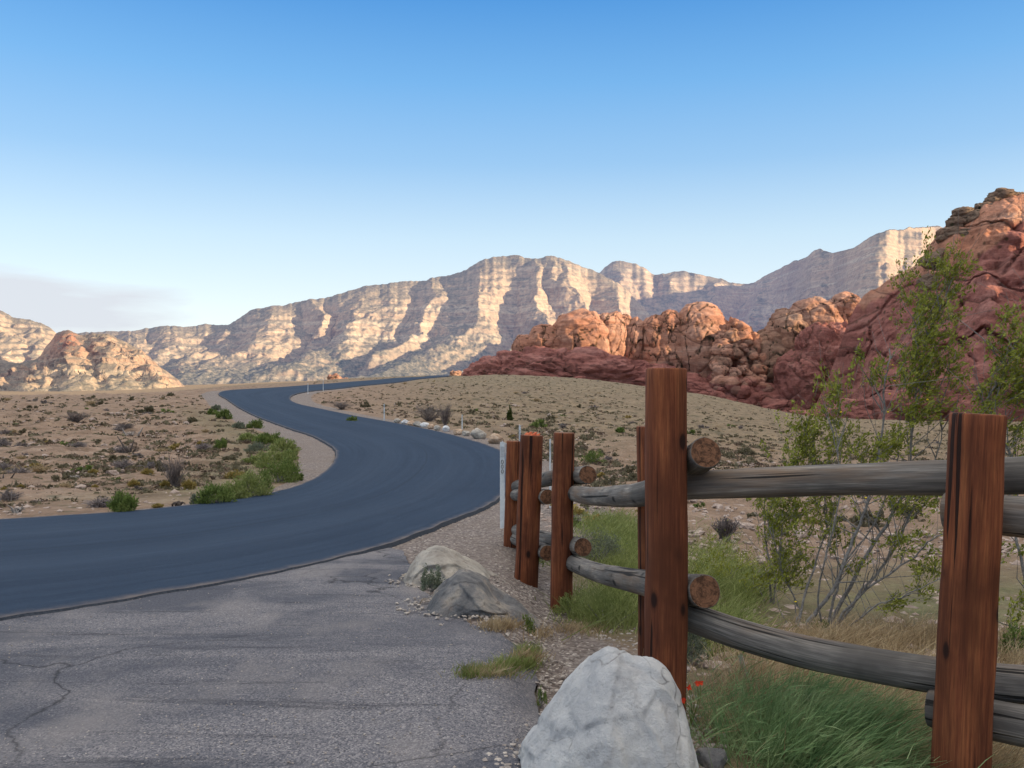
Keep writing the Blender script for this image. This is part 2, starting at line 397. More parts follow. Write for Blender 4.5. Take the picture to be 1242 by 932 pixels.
def mat_red():
    t = NT('red_sandstone'); c = t.coord('Object')
    m = t.mapping(c, (.03, .03, .22), (0, .12, 0)); band = t.noise(m, 1.0, 6, .65, .4)
    tan = t.ramp(band, [(.28, (.40, .19, .13)), (.45, (.56, .30, .215)), (.6, (.61, .36, .27)), (.75, (.66, .46, .37))])
    tan = t.mix(t.ramp(t.noise(c, .03, 4, .6), [(.42, 0), (.65, .7)]), tan, (.54, .235, .145))
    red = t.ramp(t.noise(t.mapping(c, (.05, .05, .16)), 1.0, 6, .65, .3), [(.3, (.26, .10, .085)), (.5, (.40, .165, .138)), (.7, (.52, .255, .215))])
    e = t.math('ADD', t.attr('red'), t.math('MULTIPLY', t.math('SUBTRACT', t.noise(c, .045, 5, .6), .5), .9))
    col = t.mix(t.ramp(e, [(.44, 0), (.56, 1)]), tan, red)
    col = t.mix(t.attr('grey'), col, t.ramp(band, [(.3, (.20, .145, .11)), (.7, (.36, .27, .20))]))
    cav = t.attr('cav'); k = t.math('MULTIPLY', t.ramp(cav, [(.1, 0), (.6, 1)]), t.ramp(t.noise(c, .25, 4, .7), [(.35, .3), (.6, 1)]))
    col = t.mix(k, col, (.03, .032, .022))
    sp = t.vor(c, .22); col = t.mix(t.math('MULTIPLY', t.ramp(sp, [(.1, .8), (.26, 0)]), t.ramp(t.noise(c, .03, 3), [(.5, 0), (.62, 1)])), col, (.05, .055, .03))
    b = t.bump(t.noise(c, .14, 9, .75), 1.0, 3.6); b = t.bump(t.noise(m, 2.0, 6, .75), .9, 2.2, b); stn = t.noise(t.mapping(c, (.11, .11, .018)), 1.0, 5, .7); col = t.mix(t.ramp(stn, [(.52, 0), (.72, .5)]), col, (.13, .06, .05)); fs = t.noise(c, .5, 5, .8); col = t.mix(t.ramp(fs, [(.3, .35), (.5, 0)]), col, (.16, .08, .06))
    # joints
    cr = t.vor(t.mapping(c, (.017, .017, .03), (.3, .5, .2)), 1.0, 'DISTANCE_TO_EDGE'); b = t.bump(t.ramp(cr, [(0, 0), (.03, 1)]), .5, 2.0, b)
    col = t.mix(t.ramp(cr, [(0, .55), (.012, 0)]), col, (.07, .045, .035))
    return t.done(col, b, .95, .1)
def mat_boulder(name, c1, c2, c3, sc=1.0, rust=0.3):
    t = NT(name); c = t.coord('Object')
    n = t.noise(c, 3.0*sc, 8, .68, .4); col = t.ramp(n, [(.34, c1), (.5, c2), (.64, c3)])
    n2 = t.noise(t.mapping(c, (1, 1, 2.2)), 1.6*sc, 5, .7, .6); col = t.mix(t.ramp(n2, [(.5, 0), (.72, rust)]), col, (.38, .26, .18))
    p = t.noise(c, 28*sc, 4, .75); col = t.mix(t.ramp(p, [(.28, .5), (.36, 0)]), col, (.10, .095, .09))
    w = t.n('ShaderNodeTexVoronoi', feature='DISTANCE_TO_EDGE'); mm = t.n('ShaderNodeVectorMath', operation='ADD'); nz = t.n('ShaderNodeTexNoise'); t.l(c, nz.inputs['Vector']); nz.inputs['Scale'].default_value = 2.5*sc
    t.l(c, mm.inputs[0]); t.l(nz.outputs['Color'], mm.inputs[1]); t.l(mm.outputs[0], w.inputs['Vector']); w.inputs['Scale'].default_value = 1.5*sc
    cr = t.math('MULTIPLY', t.ramp(w.outputs[0], [(0, 1), (.012, 0)]), t.ramp(n2, [(.45, 0), (.55, .7)]))
    col = t.mix(cr, col, (.10, .08, .07))
    b = t.bump(t.noise(c, 7*sc, 10, .75), 1.0, .07/sc); b = t.bump(t.noise(c, 60*sc, 4, .8), .5, .006/sc, b)
    return t.done(col, b, .9, .25)
def mat_wood(name, dark, mid, light, axis='Z', scale=1.0, end=None):
    t = NT(name); c = t.attr('grain', 'Vector')       # x,y round the log, z along it
    rings = t.mapping(c, (26*scale, 26*scale, 1.5*scale)); g = t.noise(rings, 1.0, 6, .72, .25)
    g2 = t.noise(t.mapping(c, (9*scale, 9*scale, .7*scale)), 1.0, 4, .6, .8)
    fine = t.noise(t.mapping(c, (150*scale, 150*scale, 3*scale)), 1.0, 3, .7)
    col = t.ramp(g, [(.30, dark), (.5, mid), (.70, light)])
    col = t.mix(t.ramp(g2, [(.35, .7), (.55, 0)]), col, tuple(x*.8 for x in dark))
    col = t.mix(t.ramp(fine, [(.4, .45), (.6, 0)]), col, tuple(x*.55 for x in dark))
    col = t.mix(t.ramp(t.noise(t.mapping(c, (1.5, 1.5, 1.7)), 1.0, 4, .6), [(.46, 0), (.62, .8)]), col, tuple(x*.36 for x in mid))
    if name.startswith('weathered'): col = t.mix(t.ramp(t.noise(t.mapping(c, (7, 7, 1.3)), 1.0, 4, .6), [(.5, 0), (.7, .65)]), col, (.20, .125, .075))
    # drying cracks and knots
    ck = t.noise(t.mapping(c, (26, 26, .55)), 1.0, 2, .5); cm = t.ramp(ck, [(.34, .95), (.37, 0)])
    col = t.mix(cm, col, tuple(x*.18 for x in dark))
    kn = t.vor(t.mapping(c, (6.5, 6.5, 3.4)), 1.0); km = t.ramp(kn, [(.10, 1), (.13, .75), (.15, .35), (.23, .0)])
    col = t.mix(km, col, tuple(x*.25 for x in dark))
    if end is not None:
        ef = t.attr('endg'); rr = t.vor(c, 0.01)
        l = t.n('ShaderNodeVectorMath', operation='LENGTH'); m = t.mapping(c, (1, 1, 0)); t.l(m, l.inputs[0])
        ring = t.math('SINE', t.math('MULTIPLY', t.math('ADD', l.outputs['Value'], t.math('MULTIPLY', t.noise(c, 9, 3), .02)), 520))
        rc = t.mix(t.math('MULTIPLY_ADD', ring, .16, .4), end, tuple(x*.45 for x in end))
        rad = t.noise(t.mapping(c, (30, 30, 1)), 1.0, 4, .7); rc = t.mix(t.ramp(rad, [(.40, .9), (.58, 0)]), rc, tuple(x*.2 for x in end))
        col = t.mix(ef, col, rc)
    b = t.bump(g, .5, .006); b = t.bump(fine, .4, .002, b); b = t.bump(t.ramp(ck, [(.34, 0), (.375, 1)]), .8, .008, b)
    return t.done(col, b, .8, .25)
def mat_leaf(name, a, b, c3, sc=9.0, trans=0.0):
    t = NT(name); c = t.coord('Object'); col = t.ramp(t.noise(c, sc, 3, .7), [(.3, a), (.5, b), (.7, c3)])
    g = t.n('ShaderNodeNewGeometry'); col = t.mix(t.math('MULTIPLY', g.outputs['Random Per Island'], .5), col, tuple(x*.45 for x in a))
    t.done(col, None, .7, .2)
    tr = t.n('ShaderNodeBsdfTranslucent'); t.l(col, tr.inputs[0]); ms = t.n('ShaderNodeMixShader'); ms.inputs[0].default_value = .3
    t.l(t.b.outputs[0], ms.inputs[1]); t.l(tr.outputs[0], ms.inputs[2]); t.l(ms.outputs[0], t.out.inputs[0])
    return t.m
def mat_plain(name, c1, c2, sc=20, rough=.8):
    t = NT(name); c = t.coord('Object'); n = t.noise(c, sc, 5, .7)
    return t.done(t.ramp(n, [(.35, c1), (.65, c2)]), t.bump(n, .4, .004), rough)

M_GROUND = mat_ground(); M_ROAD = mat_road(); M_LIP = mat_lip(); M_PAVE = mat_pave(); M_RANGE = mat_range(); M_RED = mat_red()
M_POST = mat_wood('stained_post_wood', (.08, .022, .011), (.22, .065, .026), (.38, .135, .05), end=(.34, .16, .08))
M_RAIL = mat_wood('weathered_rail_wood', (.075, .066, .062), (.225, .205, .185), (.42, .37, .31), end=(.25, .115, .06))
M_WHITE_ROCK = mat_boulder('pale_boulder_rock', (.50, .51, .53), (.70, .70, .70), (.86, .84, .80), 1.0, .3)
M_GREY_ROCK = mat_boulder('grey_boulder_rock', (.10, .105, .115), (.22, .215, .215), (.42, .37, .31), 1.1, .45)
M_TAN_ROCK = mat_boulder('tan_boulder_rock', (.30, .27, .235), (.44, .40, .35), (.56, .52, .45), 1.3, .4)
M_ORANGE_ROCK = mat_boulder('warm_boulder_rock', (.36, .24, .16), (.52, .37, .26), (.62, .50, .38), 1.6, .5)
M_STONE = mat_plain('small_stone', (.22, .16, .13), (.50, .40, .34), 6)
M_BARK = mat_plain('grey_bark', (.11, .10, .095), (.30, .28, .26), 30)
M_DRYBARK = mat_plain('dry_branch', (.22, .19, .17), (.40, .36, .33), 12)
M_DARKBARK = mat_plain('dark_stump', (.035, .028, .026), (.13, .105, .09), 8)
M_CREO = mat_leaf('creosote_leaf', (.14, .16, .022), (.31, .33, .05), (.50, .50, .12), 7)
M_CREO_DK = mat_leaf('olive_leaf', (.035, .052, .012), (.075, .10, .022), (.15, .17, .04), 7)
M_RABBIT = mat_leaf('rabbitbrush_stem', (.10, .19, .075), (.24, .36, .15), (.47, .54, .28), 5)
M_GRASS = mat_leaf('green_grass', (.14, .18, .045), (.28, .32, .10), (.44, .46, .20), 5)
M_SHRUB = mat_leaf('shrub_leaf', (.08, .12, .03), (.18, .24, .06), (.33, .38, .12), 3)
M_SAGE = mat_leaf('sage_leaf', (.12, .14, .09), (.21, .235, .16), (.34, .36, .26), 4)
M_DRY = mat_leaf('dry_grass', (.28, .19, .10), (.48, .36, .21), (.64, .52, .33), 5)
M_YEL = mat_leaf('yellow_tuft', (.24, .17, .045), (.38, .29, .09), (.5, .4, .17), 5)
M_SCRUB = mat_leaf('dusty_scrub_leaf', (.11, .095, .055), (.19, .165, .10), (.30, .255, .165), 2)
M_BROWN = mat_leaf('brown_litter', (.10, .07, .05), (.20, .145, .105), (.38, .28, .20), 3)
M_PINKB = mat_leaf('bare_twig', (.17, .14, .135), (.27, .23, .22), (.38, .33, .31), 5)
M_FLOWER = mat_plain('red_petal', (.55, .03, .012), (.8, .08, .03), 30)
M_YFLOWER = mat_plain('yellow_petal', (.75, .5, .02), (.85, .65, .05), 30)
M_WHITE = mat_plain('white_plastic', (.55, .58, .6), (.72, .74, .75), 12, .5)
M_METAL = mat_plain('galvanised_metal', (.34, .36, .38), (.5, .52, .54), 20, .45)
M_BLACK = mat_plain('black_mark', (.02, .02, .025), (.05, .05, .06), 20, .6)
M_FLAG = mat_plain('orange_splinter_wood', (.55, .10, .05), (.7, .2, .09), 20, .7)

# ------------------------------------------------------------------ ground
def build_ground():
    pxs = np.concatenate([np.arange(-880, -60, 14), np.arange(-60, 1310, 2.6), np.arange(1310, 3190, 18)])
    d1 = np.exp(np.linspace(math.log(2.1), math.log(600), 520)); d2 = np.exp(np.linspace(math.log(620), math.log(7400), 60)); ds = np.concatenate([d1, d2])
    D, PX = np.meshgrid(ds, pxs, indexing='ij'); X = (PX-CX)/F*D; Y = D; Z = Hz(X, Y)
    dl = dist_poly(X, Y, RL).reshape(X.shape); dr = dist_poly(X, Y, RR).reshape(X.shape); inside = in_poly(X, Y, ROADPOLY)
    dd = np.minimum(dl, dr); dd = np.where(inside, 0, dd)
    pav = dist_poly(X, Y, PAVEB).reshape(X.shape)
    pavepoly = np.vstack([PAVEB, [[-30, 1], [-30, 14]]]); inpav = in_poly(X, Y, pavepoly)
    dd2 = np.minimum(dd, np.where(inpav, 0, pav))
    # small relief off the roads
    rough = sstep(.6, 5, dd2)
    Z = Z+rough*(0.10*fbm(X*.25, Y*.25, 0, 4)+.035*fbm(X*1.6, Y*1.6, 3, 3))*np.clip(D/14, .25, 3)
    Z = Z-np.where(inside | inpav, .03+.0006*D, 0)-(dd2 < .25)*0.02
    # gravel width along each side
    wl = pchip([0, 12, 20, 30, 45, 60, 90, 120, 200, 600], [.3, .35, .45, 1.2, 1.7, 2.0, 2.3, 2.3, 1.0, .8], np.clip(Y, 0, 600))
    gl = 1-sstep(.75, 1.25, dl/wl)
    wr = pchip([0, 9, 14, 22, 60, 110, 200, 600], [.5, .9, 2.4, 1.6, 1.1, 2.5, 1.0, 1.0], np.clip(Y, 0, 600)); gr = 1-sstep(.75, 1.25, dr/wr)
    # gravel apron between old pavement and fence
    ap = [G(480, 660)[:2], G(604, 612)[:2], G(640, 600)[:2], G(660, 640)[:2], G(672, 700)[:2], G(700, 760)[:2], G(775, 800)[:2], G(830, 870)[:2], G(860, 930)[:2], G(900, 1200)[:2], G(560, 1200)[:2]]
    ga = in_poly(X, Y, ap)*1.0; da = dist_poly(X, Y, np.array(ap+[ap[0]])).reshape(X.shape); ga = np.where(ga > 0, .5+.5*np.clip(da/.35, 0, 1), .5-.5*np.clip(da/.35, 0, 1))
    gravel = np.clip(np.maximum(np.maximum(gl, gr), ga), 0, 1); gravel = np.where(D < 600, gravel, 0)
    PXs = CX+F*X/Y
    olive = sstep(380, 620, PXs)*sstep(20, 70, D)*.85+sstep(140, 300, D)*.5; olive = np.clip(olive, 0, 1)
    # green verge: left inside of the bend, and behind the fence
    vl = sstep(wl*1.0, wl*1.3, dl)*.55*(1-sstep(wl+1.5, wl+4, dl))*(X < np.interp(Y, [0, 30], [0, 0]))*sstep(15, 20, Y)*(1-sstep(60, 95, Y))
    fx = G(760, 700)[:2]; vf = np.exp(-(((PXs-760)/90)**2))*sstep(6, 7.5, D)*(1-sstep(12, 17, D)); vf2 = sstep(800, 860, PXs)*(1-sstep(9, 14, D))*.8
    verge = np.clip(np.maximum(np.maximum(vl, vf), vf2), 0, 1)
    V = np.stack([X, Y, Z], -1).reshape(-1, 3); Fc = gridfaces(*X.shape)[:, ::-1]
    at = dict(gravel=gravel.ravel(), olive=olive.ravel(), verge=verge.ravel())
    # the sheet continues under and behind the camera
    xs = np.linspace(-1, 1, 60); x2 = (np.sign(xs)*np.abs(xs)**2.2)*900; y2 = 2.35-np.linspace(0, 1, 50)**2.4*900
    X2, Y2 = np.meshgrid(x2, y2); Z2 = Hz(X2*0+np.clip(X2, -2, 2), np.full_like(Y2, 2.2))-.06
    V2 = np.stack([X2, Y2, Z2], -1).reshape(-1, 3); F2 = gridfaces(*X2.shape)+len(V)
    V = np.vstack([V, V2]); Fc = np.vstack([Fc, F2[:, ::-1]])
    for k in at: at[k] = np.concatenate([at[k], np.zeros(len(V2))])
    struct('ground', mesh_np('ground', V, Fc, True, at), M_GROUND)
    global gmesh_dd
build_ground()
def _inside1(x, y, p):
    xj, yj = np.roll(p[:, 0], 1), np.roll(p[:, 1], 1); xi, yi = p[:, 0], p[:, 1]
    return (np.count_nonzero(((yi > y) != (yj > y)) & (x < (xj-xi)*(y-yi)/((yj-yi)+1e-12)+xi)) % 2) == 1
_SA = np.vstack([RL[:-1], RR[:-1]]); _SAB = np.vstack([np.diff(RL, axis=0), np.diff(RR, axis=0)]); _SL = (_SAB**2).sum(1)+1e-12
def road_dist(x, y):
    q = np.array([x, y])-_SA; t = np.clip((q*_SAB).sum(1)/_SL, 0, 1); d = math.sqrt(((q-_SAB*t[:, None])**2).sum(1).min())
    return 0.0 if _inside1(x, y, ROADPOLY) else d
PAVEPOLY = np.vstack([PAVEB, [[-30, 1], [-30, 14]]])
def in_pave(g): return _inside1(g[0], g[1], PAVEPOLY)

def build_road():
    n = len(RL); nc = 25; s = np.linspace(0, 1, nc)
    noise_l = .05*fbm(RL[:, 0]*1.3, RL[:, 1]*1.3, 1, 3); dirv = RR-RL; dirv /= np.linalg.norm(dirv, axis=1)[:, None]
    L = RL+dirv*noise_l[:, None]; Rr = RR+dirv*(.07*fbm(RR[:, 0]*1.7, RR[:, 1]*1.7, 5, 3))[:, None]
    XY = L[:, None, :]*(1-s)[None, :, None]+Rr[:, None, :]*s[None, :, None]
    Z = Hz(XY[..., 0], XY[..., 1])+.026+.0004*XY[..., 1]+.05*np.sin(np.pi*s)[None, :]
    V = np.concatenate([XY, Z[..., None]], -1)
    arc = np.concatenate([[0], np.cumsum(np.linalg.norm(np.diff((L+Rr)/2, axis=0), axis=1))])
    at = np.stack([np.broadcast_to(s[None, :], Z.shape), np.broadcast_to(arc[:, None], Z.shape), 0*Z], -1)
    Fc = gridfaces(n, nc); fm = np.zeros(len(Fc), int)
    # skirts (the visible edge of the new layer)
    parts = []; base = V.reshape(-1, 3); vv = [base]; ff = [Fc]; off = len(base); aa = [at.reshape(-1, 3)]
    for col, sg in ((0, -1), (nc-1, 1)):
        top = V[:, col]; bot = top.copy(); bot[:, :2] += dirv*sg*.05; bot[:, 2] -= .045+.001*top[:, 1]
        q = np.concatenate([top, bot]); vv.append(q); aa.append(np.zeros((len(q), 3)))
        i = np.arange(n-1); f = np.stack([i, i+1, i+1+n, i+n], -1)+off; ff.append(f); fm = np.concatenate([fm, np.ones(len(f), int)]); off += len(q)
    struct('road', mesh_np('road', np.vstack(vv), np.vstack(ff), True, dict(across=np.vstack(aa)), fm), [M_ROAD, M_LIP])
build_road()
def build_pave():
    n = len(PAVEB); B = np.stack([np.interp(np.linspace(0, 1, n), [0, 1], [-14, .4]), np.full(n, .9)], 1)
    t = np.linspace(0, 1, 50)**1.3
    edge = PAVEB+np.stack([.05*fbm(PAVEB[:, 0]*2.5, PAVEB[:, 1]*2.5, 3, 4), .05*fbm(PAVEB[:, 0]*2.5, PAVEB[:, 1]*2.5, 9, 4)], -1)
    XY = edge[:, None]*(1-t)[None, :, None]+B[:, None]*t[None, :, None]
    e = np.minimum(1, t*12)
    Z = Hz(XY[..., 0], XY[..., 1])+.012*e[None, :]+.006*fbm(XY[..., 0]*.7, XY[..., 1]*.7, 2, 3)-.012*(1-e)[None, :]
    V = np.concatenate([XY, Z[..., None]], -1).reshape(-1, 3)
    struct('old_pavement', mesh_np('old_pavement', V, gridfaces(n, 50)[:, ::-1]), M_PAVE)
build_pave()

# ------------------------------------------------------------------ far ranges
def resample(line, px):
    a = np.array(line, float); return np.interp(px, a[:, 0], a[:, 1])
def range_mesh(name, crest, depth, foot, dfoot, spurs, A=110, W=170, terr=(42, .22), nz=30, nfreq=.0035, step=1.25, rows=230, prof=None, scrubtop=.45, redf=None, seed=0, mat=None, back=.35, crestn=1.0, extra=None):
    crest = np.array(crest, float); px = np.arange(crest[0, 0], crest[-1, 0]+.1, step)
    cy = pchip(crest[:, 0], crest[:, 1], px)+crestn*(1.8*fbm(px*.035, seed, 0, 3)+1.0*fbm(px*.15, seed+3, 0, 4)); cd = pchip(*np.array(depth, float).T, px); fy = resample(foot, px); fd = pchip(*np.array(dfoot, float).T, px)
    cd = cd*(1+.012*fbm(px*.03, seed+9, 0, 3))
    prof = prof or [(0, 0), (.25, .08), (.5, .24), (.68, .46), (.82, .74), (.93, .93), (1, 1)]
    pt = np.array(prof)
    # rows spread evenly along the slope
    tt = np.linspace(0, 1, 400); pz = pchip(pt[:, 0], pt[:, 1], tt); L = np.concatenate([[0], np.cumsum(np.hypot(np.diff(tt)*1.3, np.diff(pz)))]); L /= L[-1]
    t1 = np.interp(np.linspace(0, 1, rows), L, tt); t = np.concatenate([t1, 1+np.linspace(0, 1, 24)[1:]**1.5*back])
    T, PX = np.meshgrid(t, px, indexing='ij'); CD = cd[None, :]; FD = fd[None, :]
    D = FD+(CD-FD)*T; X = (PX-CX)/F*D; Y = D
    zc = (CAMZ-(cy-CY)/F*cd)[None, :]; zf = (CAMZ-(fy-CY)/F*fd)[None, :]
    pz = np.where(T <= 1, pchip(pt[:, 0], pt[:, 1], np.minimum(T, 1)), 1-(np.maximum(T-1, 0)/back)**1.3*.9)
    # domain wobble so the profile is not the same in every column
    env = zf+(zc-zf)*pz
    k = np.sin(np.clip(T, 0, 1)*np.pi)**.8
    amp = np.where(T <= 1, np.clip((1-T)*4.5, 0.0, 1)*np.clip(T*2.2, 0, 1), 0)
    dist = np.full(X.shape, 1e9)
    ws = .0022*150/W; wx = X+(85*fbm(X*ws*.7, Y*ws*.7, seed+1, 3)+20*fbm(X*ws*4, Y*ws*4, seed+2, 3))*W/150; wy = Y+85*fbm(X*ws*.7, Y*ws*.7, seed+8, 3)*W/150
    for sp in spurs:
        pts = np.array([P(a, b, d)[:2] for a, b, d in sp[0]]); w = sp[1] if len(sp) > 1 else 1.0
        dist = np.minimum(dist, dist_poly(wx, wy, pts).reshape(X.shape)/w)
    dn = np.clip(dist/W, 0, 1.6)
    Av = A if not hasattr(A, '__len__') else np.interp(PX, [q[0] for q in A], [q[1] for q in A]); Z = env-Av*amp*(dn**1.15)*np.clip(1+1.0*fbm(X*ws*.6, Y*ws*.6, seed+4, 2), .55, 1.6)
    sc = nfreq
    Z = Z+amp*nz*1.5*(ridged(X*sc, Y*sc*.6, seed, 5, .55)-.8)+nz*.5*np.clip(amp+.12*crestn, 0, 1)*fbm(X*sc*5, Y*sc*5, Z*sc*5, 4)
    # stepped cliff bands
    h, st = terr; q = (Z+h*.6*fbm(X*.0012, Y*.0012, 7+seed, 3))/h; fr = q-np.floor(q); stp = (np.floor(q)+sstep(.35, .95, fr)-fr+fr)  # stepped level
    hi = sstep(.18, .45, (Z-zf)/(zc-zf+1e-6))
    Z = Z+st*hi*(stp-q)*h*np.clip(amp*1.5+.15, 0, 1)
    # push the cliffs in and out
    off = nz*.9*fbm(X*sc*4, Z*sc*7, Y*sc*4, 4)*np.clip(amp, 0, 1)
    V = np.stack([X+off*.3, Y+off, Z], -1)
    hgt = (Z-zf)/(zc-zf+1e-6)
    scrub = np.clip(1-hgt/scrubtop, 0, 1)+.25*fbm(X*.004, Y*.004, 2, 4)
    red = np.zeros_like(Z) if redf is None else redf(PX, hgt, X, Y, Z)
    if extra: V = extra(V, PX, T)
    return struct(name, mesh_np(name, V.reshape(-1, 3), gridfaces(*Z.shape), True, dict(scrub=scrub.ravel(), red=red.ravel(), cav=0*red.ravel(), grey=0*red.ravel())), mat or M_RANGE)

MAIN = [(-60, 410), (60, 408), (137, 401), (158, 402), (178, 398), (206, 395), (233, 396), (254, 393), (275, 395), (285, 389), (309, 375), (343, 370), (378, 363), (395, 361), (426, 352), (460, 345), (477, 342), (505, 341),
        (525, 338), (546, 333), (563, 328), (587, 315), (601, 312), (628, 310), (646, 314), (670, 310), (683, 314), (700, 321), (728, 332), (760, 352), (790, 385), (820, 420)]
sp_main = [
 ([(601, 312, 4700), (577, 342, 4350), (563, 359, 4150), (546, 383, 3900), (525, 405, 3600), (470, 432, 3200), (430, 447, 2900)], 1.7),
 ([(683, 315, 4700), (690, 345, 4400), (735, 375, 4000), (740, 420, 3500)], 1.1), ([(740, 345, 4600), (765, 375, 4200), (775, 410, 3800)], .9),
 ([(670, 311, 4700), (662, 335, 4400), (655, 365, 4100), (646, 395, 3800), (610, 425, 3400), (560, 445, 3000)], .9),
 ([(700, 321, 4650), (706, 350, 4350), (712, 380, 4000), (700, 420, 3500)], .8),
 ([(546, 333, 4700), (530, 354, 4400), (510, 370, 4150), (488, 393, 3800), (445, 412, 3500)], .55),
 ([(470, 345, 4700), (458, 358, 4450), (432, 375, 4150), (400, 392, 3800), (330, 430, 3300)], 1.3),
 ([(395, 361, 4600), (388, 376, 4350), (372, 392, 4050)], .45),
 ([(330, 372, 4500), (318, 390, 4200), (296, 408, 3800), (262, 432, 3300)], 1.3),
 ([(270, 394, 4400), (262, 408, 4100), (250, 430, 3500)], .8),
 ([(206, 396, 4300), (195, 412, 4000), (180, 435, 3400)], 1.2), ([(150, 402, 4300), (150, 420, 3900), (170, 440, 3300)], .8), ([(80, 405, 4300), (80, 440, 3400)], .8)]
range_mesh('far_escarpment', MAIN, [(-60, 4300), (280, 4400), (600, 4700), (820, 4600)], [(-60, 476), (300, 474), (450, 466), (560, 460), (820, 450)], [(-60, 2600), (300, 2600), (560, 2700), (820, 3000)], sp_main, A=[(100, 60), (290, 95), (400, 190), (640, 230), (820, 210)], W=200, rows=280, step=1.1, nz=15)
PEAK2 = [(660, 360), (700, 340), (728, 330), (736, 322), (745, 317), (766, 319), (783, 326), (793, 333), (828, 329), (852, 334), (869, 337), (890, 343), (907, 344), (931, 333), (955, 321), (977, 312), (994, 302), (1007, 306), (1028, 303),
         (1045, 294), (1062, 284), (1083, 279), (1114, 276), (1138, 274), (1165, 290), (1220, 350), (1300, 400), (1400, 430)]
sp2 = [([(745, 317, 6200), (748, 340, 5800), (770, 380, 5300)], 1.0), ([(783, 326, 6200), (790, 350, 5800), (795, 385, 5200)], .7), ([(828, 329, 6300), (800, 360, 5700), (780, 400, 5100)], .7), ([(869, 337, 6300), (850, 358, 5800), (830, 400, 5000)], .7),
       ([(994, 302, 5000), (960, 340, 4800), (915, 375, 4300), (880, 410, 3900)], 1.0), ([(1060, 290, 4250), (1042, 320, 3850), (1020, 352, 3450), (985, 400, 2900)], 1.7), ([(1110, 276, 4480), (1100, 310, 4000), (1082, 350, 3500)], .7),
       ([(931, 333, 5900), (900, 362, 5300), (870, 390, 4700)], .7)]
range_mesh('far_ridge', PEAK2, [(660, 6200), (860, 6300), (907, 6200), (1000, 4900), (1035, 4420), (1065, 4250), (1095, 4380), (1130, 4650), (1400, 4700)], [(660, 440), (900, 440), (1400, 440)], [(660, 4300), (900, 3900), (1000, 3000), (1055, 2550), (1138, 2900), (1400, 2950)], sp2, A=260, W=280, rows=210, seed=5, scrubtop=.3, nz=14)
# pale ridge at the far left
LEFTM = [(-260, 350), (-160, 352), (-80, 362), (-30, 370), (0, 377), (17, 385), (32, 387), (45, 390), (58, 396), (68, 404), (84, 425), (100, 450)]
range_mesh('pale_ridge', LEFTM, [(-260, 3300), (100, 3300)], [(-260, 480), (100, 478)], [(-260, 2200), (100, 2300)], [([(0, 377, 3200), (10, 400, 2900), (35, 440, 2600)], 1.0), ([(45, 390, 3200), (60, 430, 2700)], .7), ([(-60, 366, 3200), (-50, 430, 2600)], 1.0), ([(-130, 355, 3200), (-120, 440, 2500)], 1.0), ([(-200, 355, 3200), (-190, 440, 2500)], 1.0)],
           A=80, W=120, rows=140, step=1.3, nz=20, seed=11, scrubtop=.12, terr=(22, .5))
# red-topped hill in front of it
HILLB = [(-140, 452), (-80, 446), (-30, 440), (0, 436), (20, 440), (45, 436), (55, 422), (63, 411), (70, 403), (82, 401), (92, 404), (100, 407), (112, 405), (127, 405), (140, 409), (150, 414), (172, 426), (192, 443), (213, 458), (226, 470), (240, 478)]
def redB(PX, h, X, Y, Z):
    return np.exp(-((PX-82)/20)**2)*sstep(.45, .8, h)*.6+.25*sstep(.2, .7, h)
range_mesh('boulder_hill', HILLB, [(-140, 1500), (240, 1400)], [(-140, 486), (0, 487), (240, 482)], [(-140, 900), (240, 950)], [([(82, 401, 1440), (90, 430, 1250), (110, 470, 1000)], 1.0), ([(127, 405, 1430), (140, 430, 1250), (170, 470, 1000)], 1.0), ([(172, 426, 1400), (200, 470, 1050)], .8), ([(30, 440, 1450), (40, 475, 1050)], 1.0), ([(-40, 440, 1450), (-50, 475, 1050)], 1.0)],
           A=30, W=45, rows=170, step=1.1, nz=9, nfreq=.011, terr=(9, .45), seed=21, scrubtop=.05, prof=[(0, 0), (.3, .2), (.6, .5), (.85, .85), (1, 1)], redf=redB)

# ------------------------------------------------------------------ red sandstone
LUMPS = []
def lump(px, py, d, rx, ry, red=0.0, grey=0.0, rough=.10, roll=0.0, s=5, rz=None, freq=1.6, crack=.12, seed=None, steep=1.0):
    V, Fc = ico(s); c = P(px, py, d); k = d/F; seed = seed if seed is not None else random.random()*99
    ry3 = rz if rz is not None else (rx+ry)*.5
    # superellipsoid-ish dome
    q = np.sign(V)*np.abs(V)**.85; q /= np.linalg.norm(q, axis=1)[:, None]**.6
    n1 = fbm(V[:, 0]*freq+seed, V[:, 1]*freq, V[:, 2]*freq*1.2+seed, 6, 2.1, .55)
    f1, f2, cid = worley(V[:, 0]*freq*1.1+seed+.25*n1, V[:, 1]*freq*1.1+.4*n1, V[:, 2]*freq*.8+seed+.3*n1)
    e = f2-f1; cr = 1-sstep(0, .07, e)
    disp = 1+rough*1.0*n1-crack*.40*cr+.9*(cid-.5)*crack
    # layered ledges
    lz = np.sin((V[:, 2]+.15*V[:, 0]+.15*n1)*ry*k*.55+seed)*.012
    q = q*(disp+lz)[:, None]
    q = q*np.array([rx, ry3, ry])*k
    cs, sn = math.cos(roll), math.sin(roll); x = q[:, 0]*cs+q[:, 2]*sn; z = -q[:, 0]*sn+q[:, 2]*cs
    W = np.stack([x, q[:, 1], z], -1)+c
    fine = fbm(W[:, 0]*.16, W[:, 1]*.16, W[:, 2]*.22, 4); N = V/np.array([rx, ry3, ry])*rx; N /= np.linalg.norm(N, axis=1)[:, None]
    W = W+N*(fine*.55*k*2)[:, None]
    LUMPS.append((W, Fc, np.full(len(W), float(red)), np.full(len(W), float(grey)), np.clip(cr*.9, 0, 1)*(.85 if red < .5 else .25)))
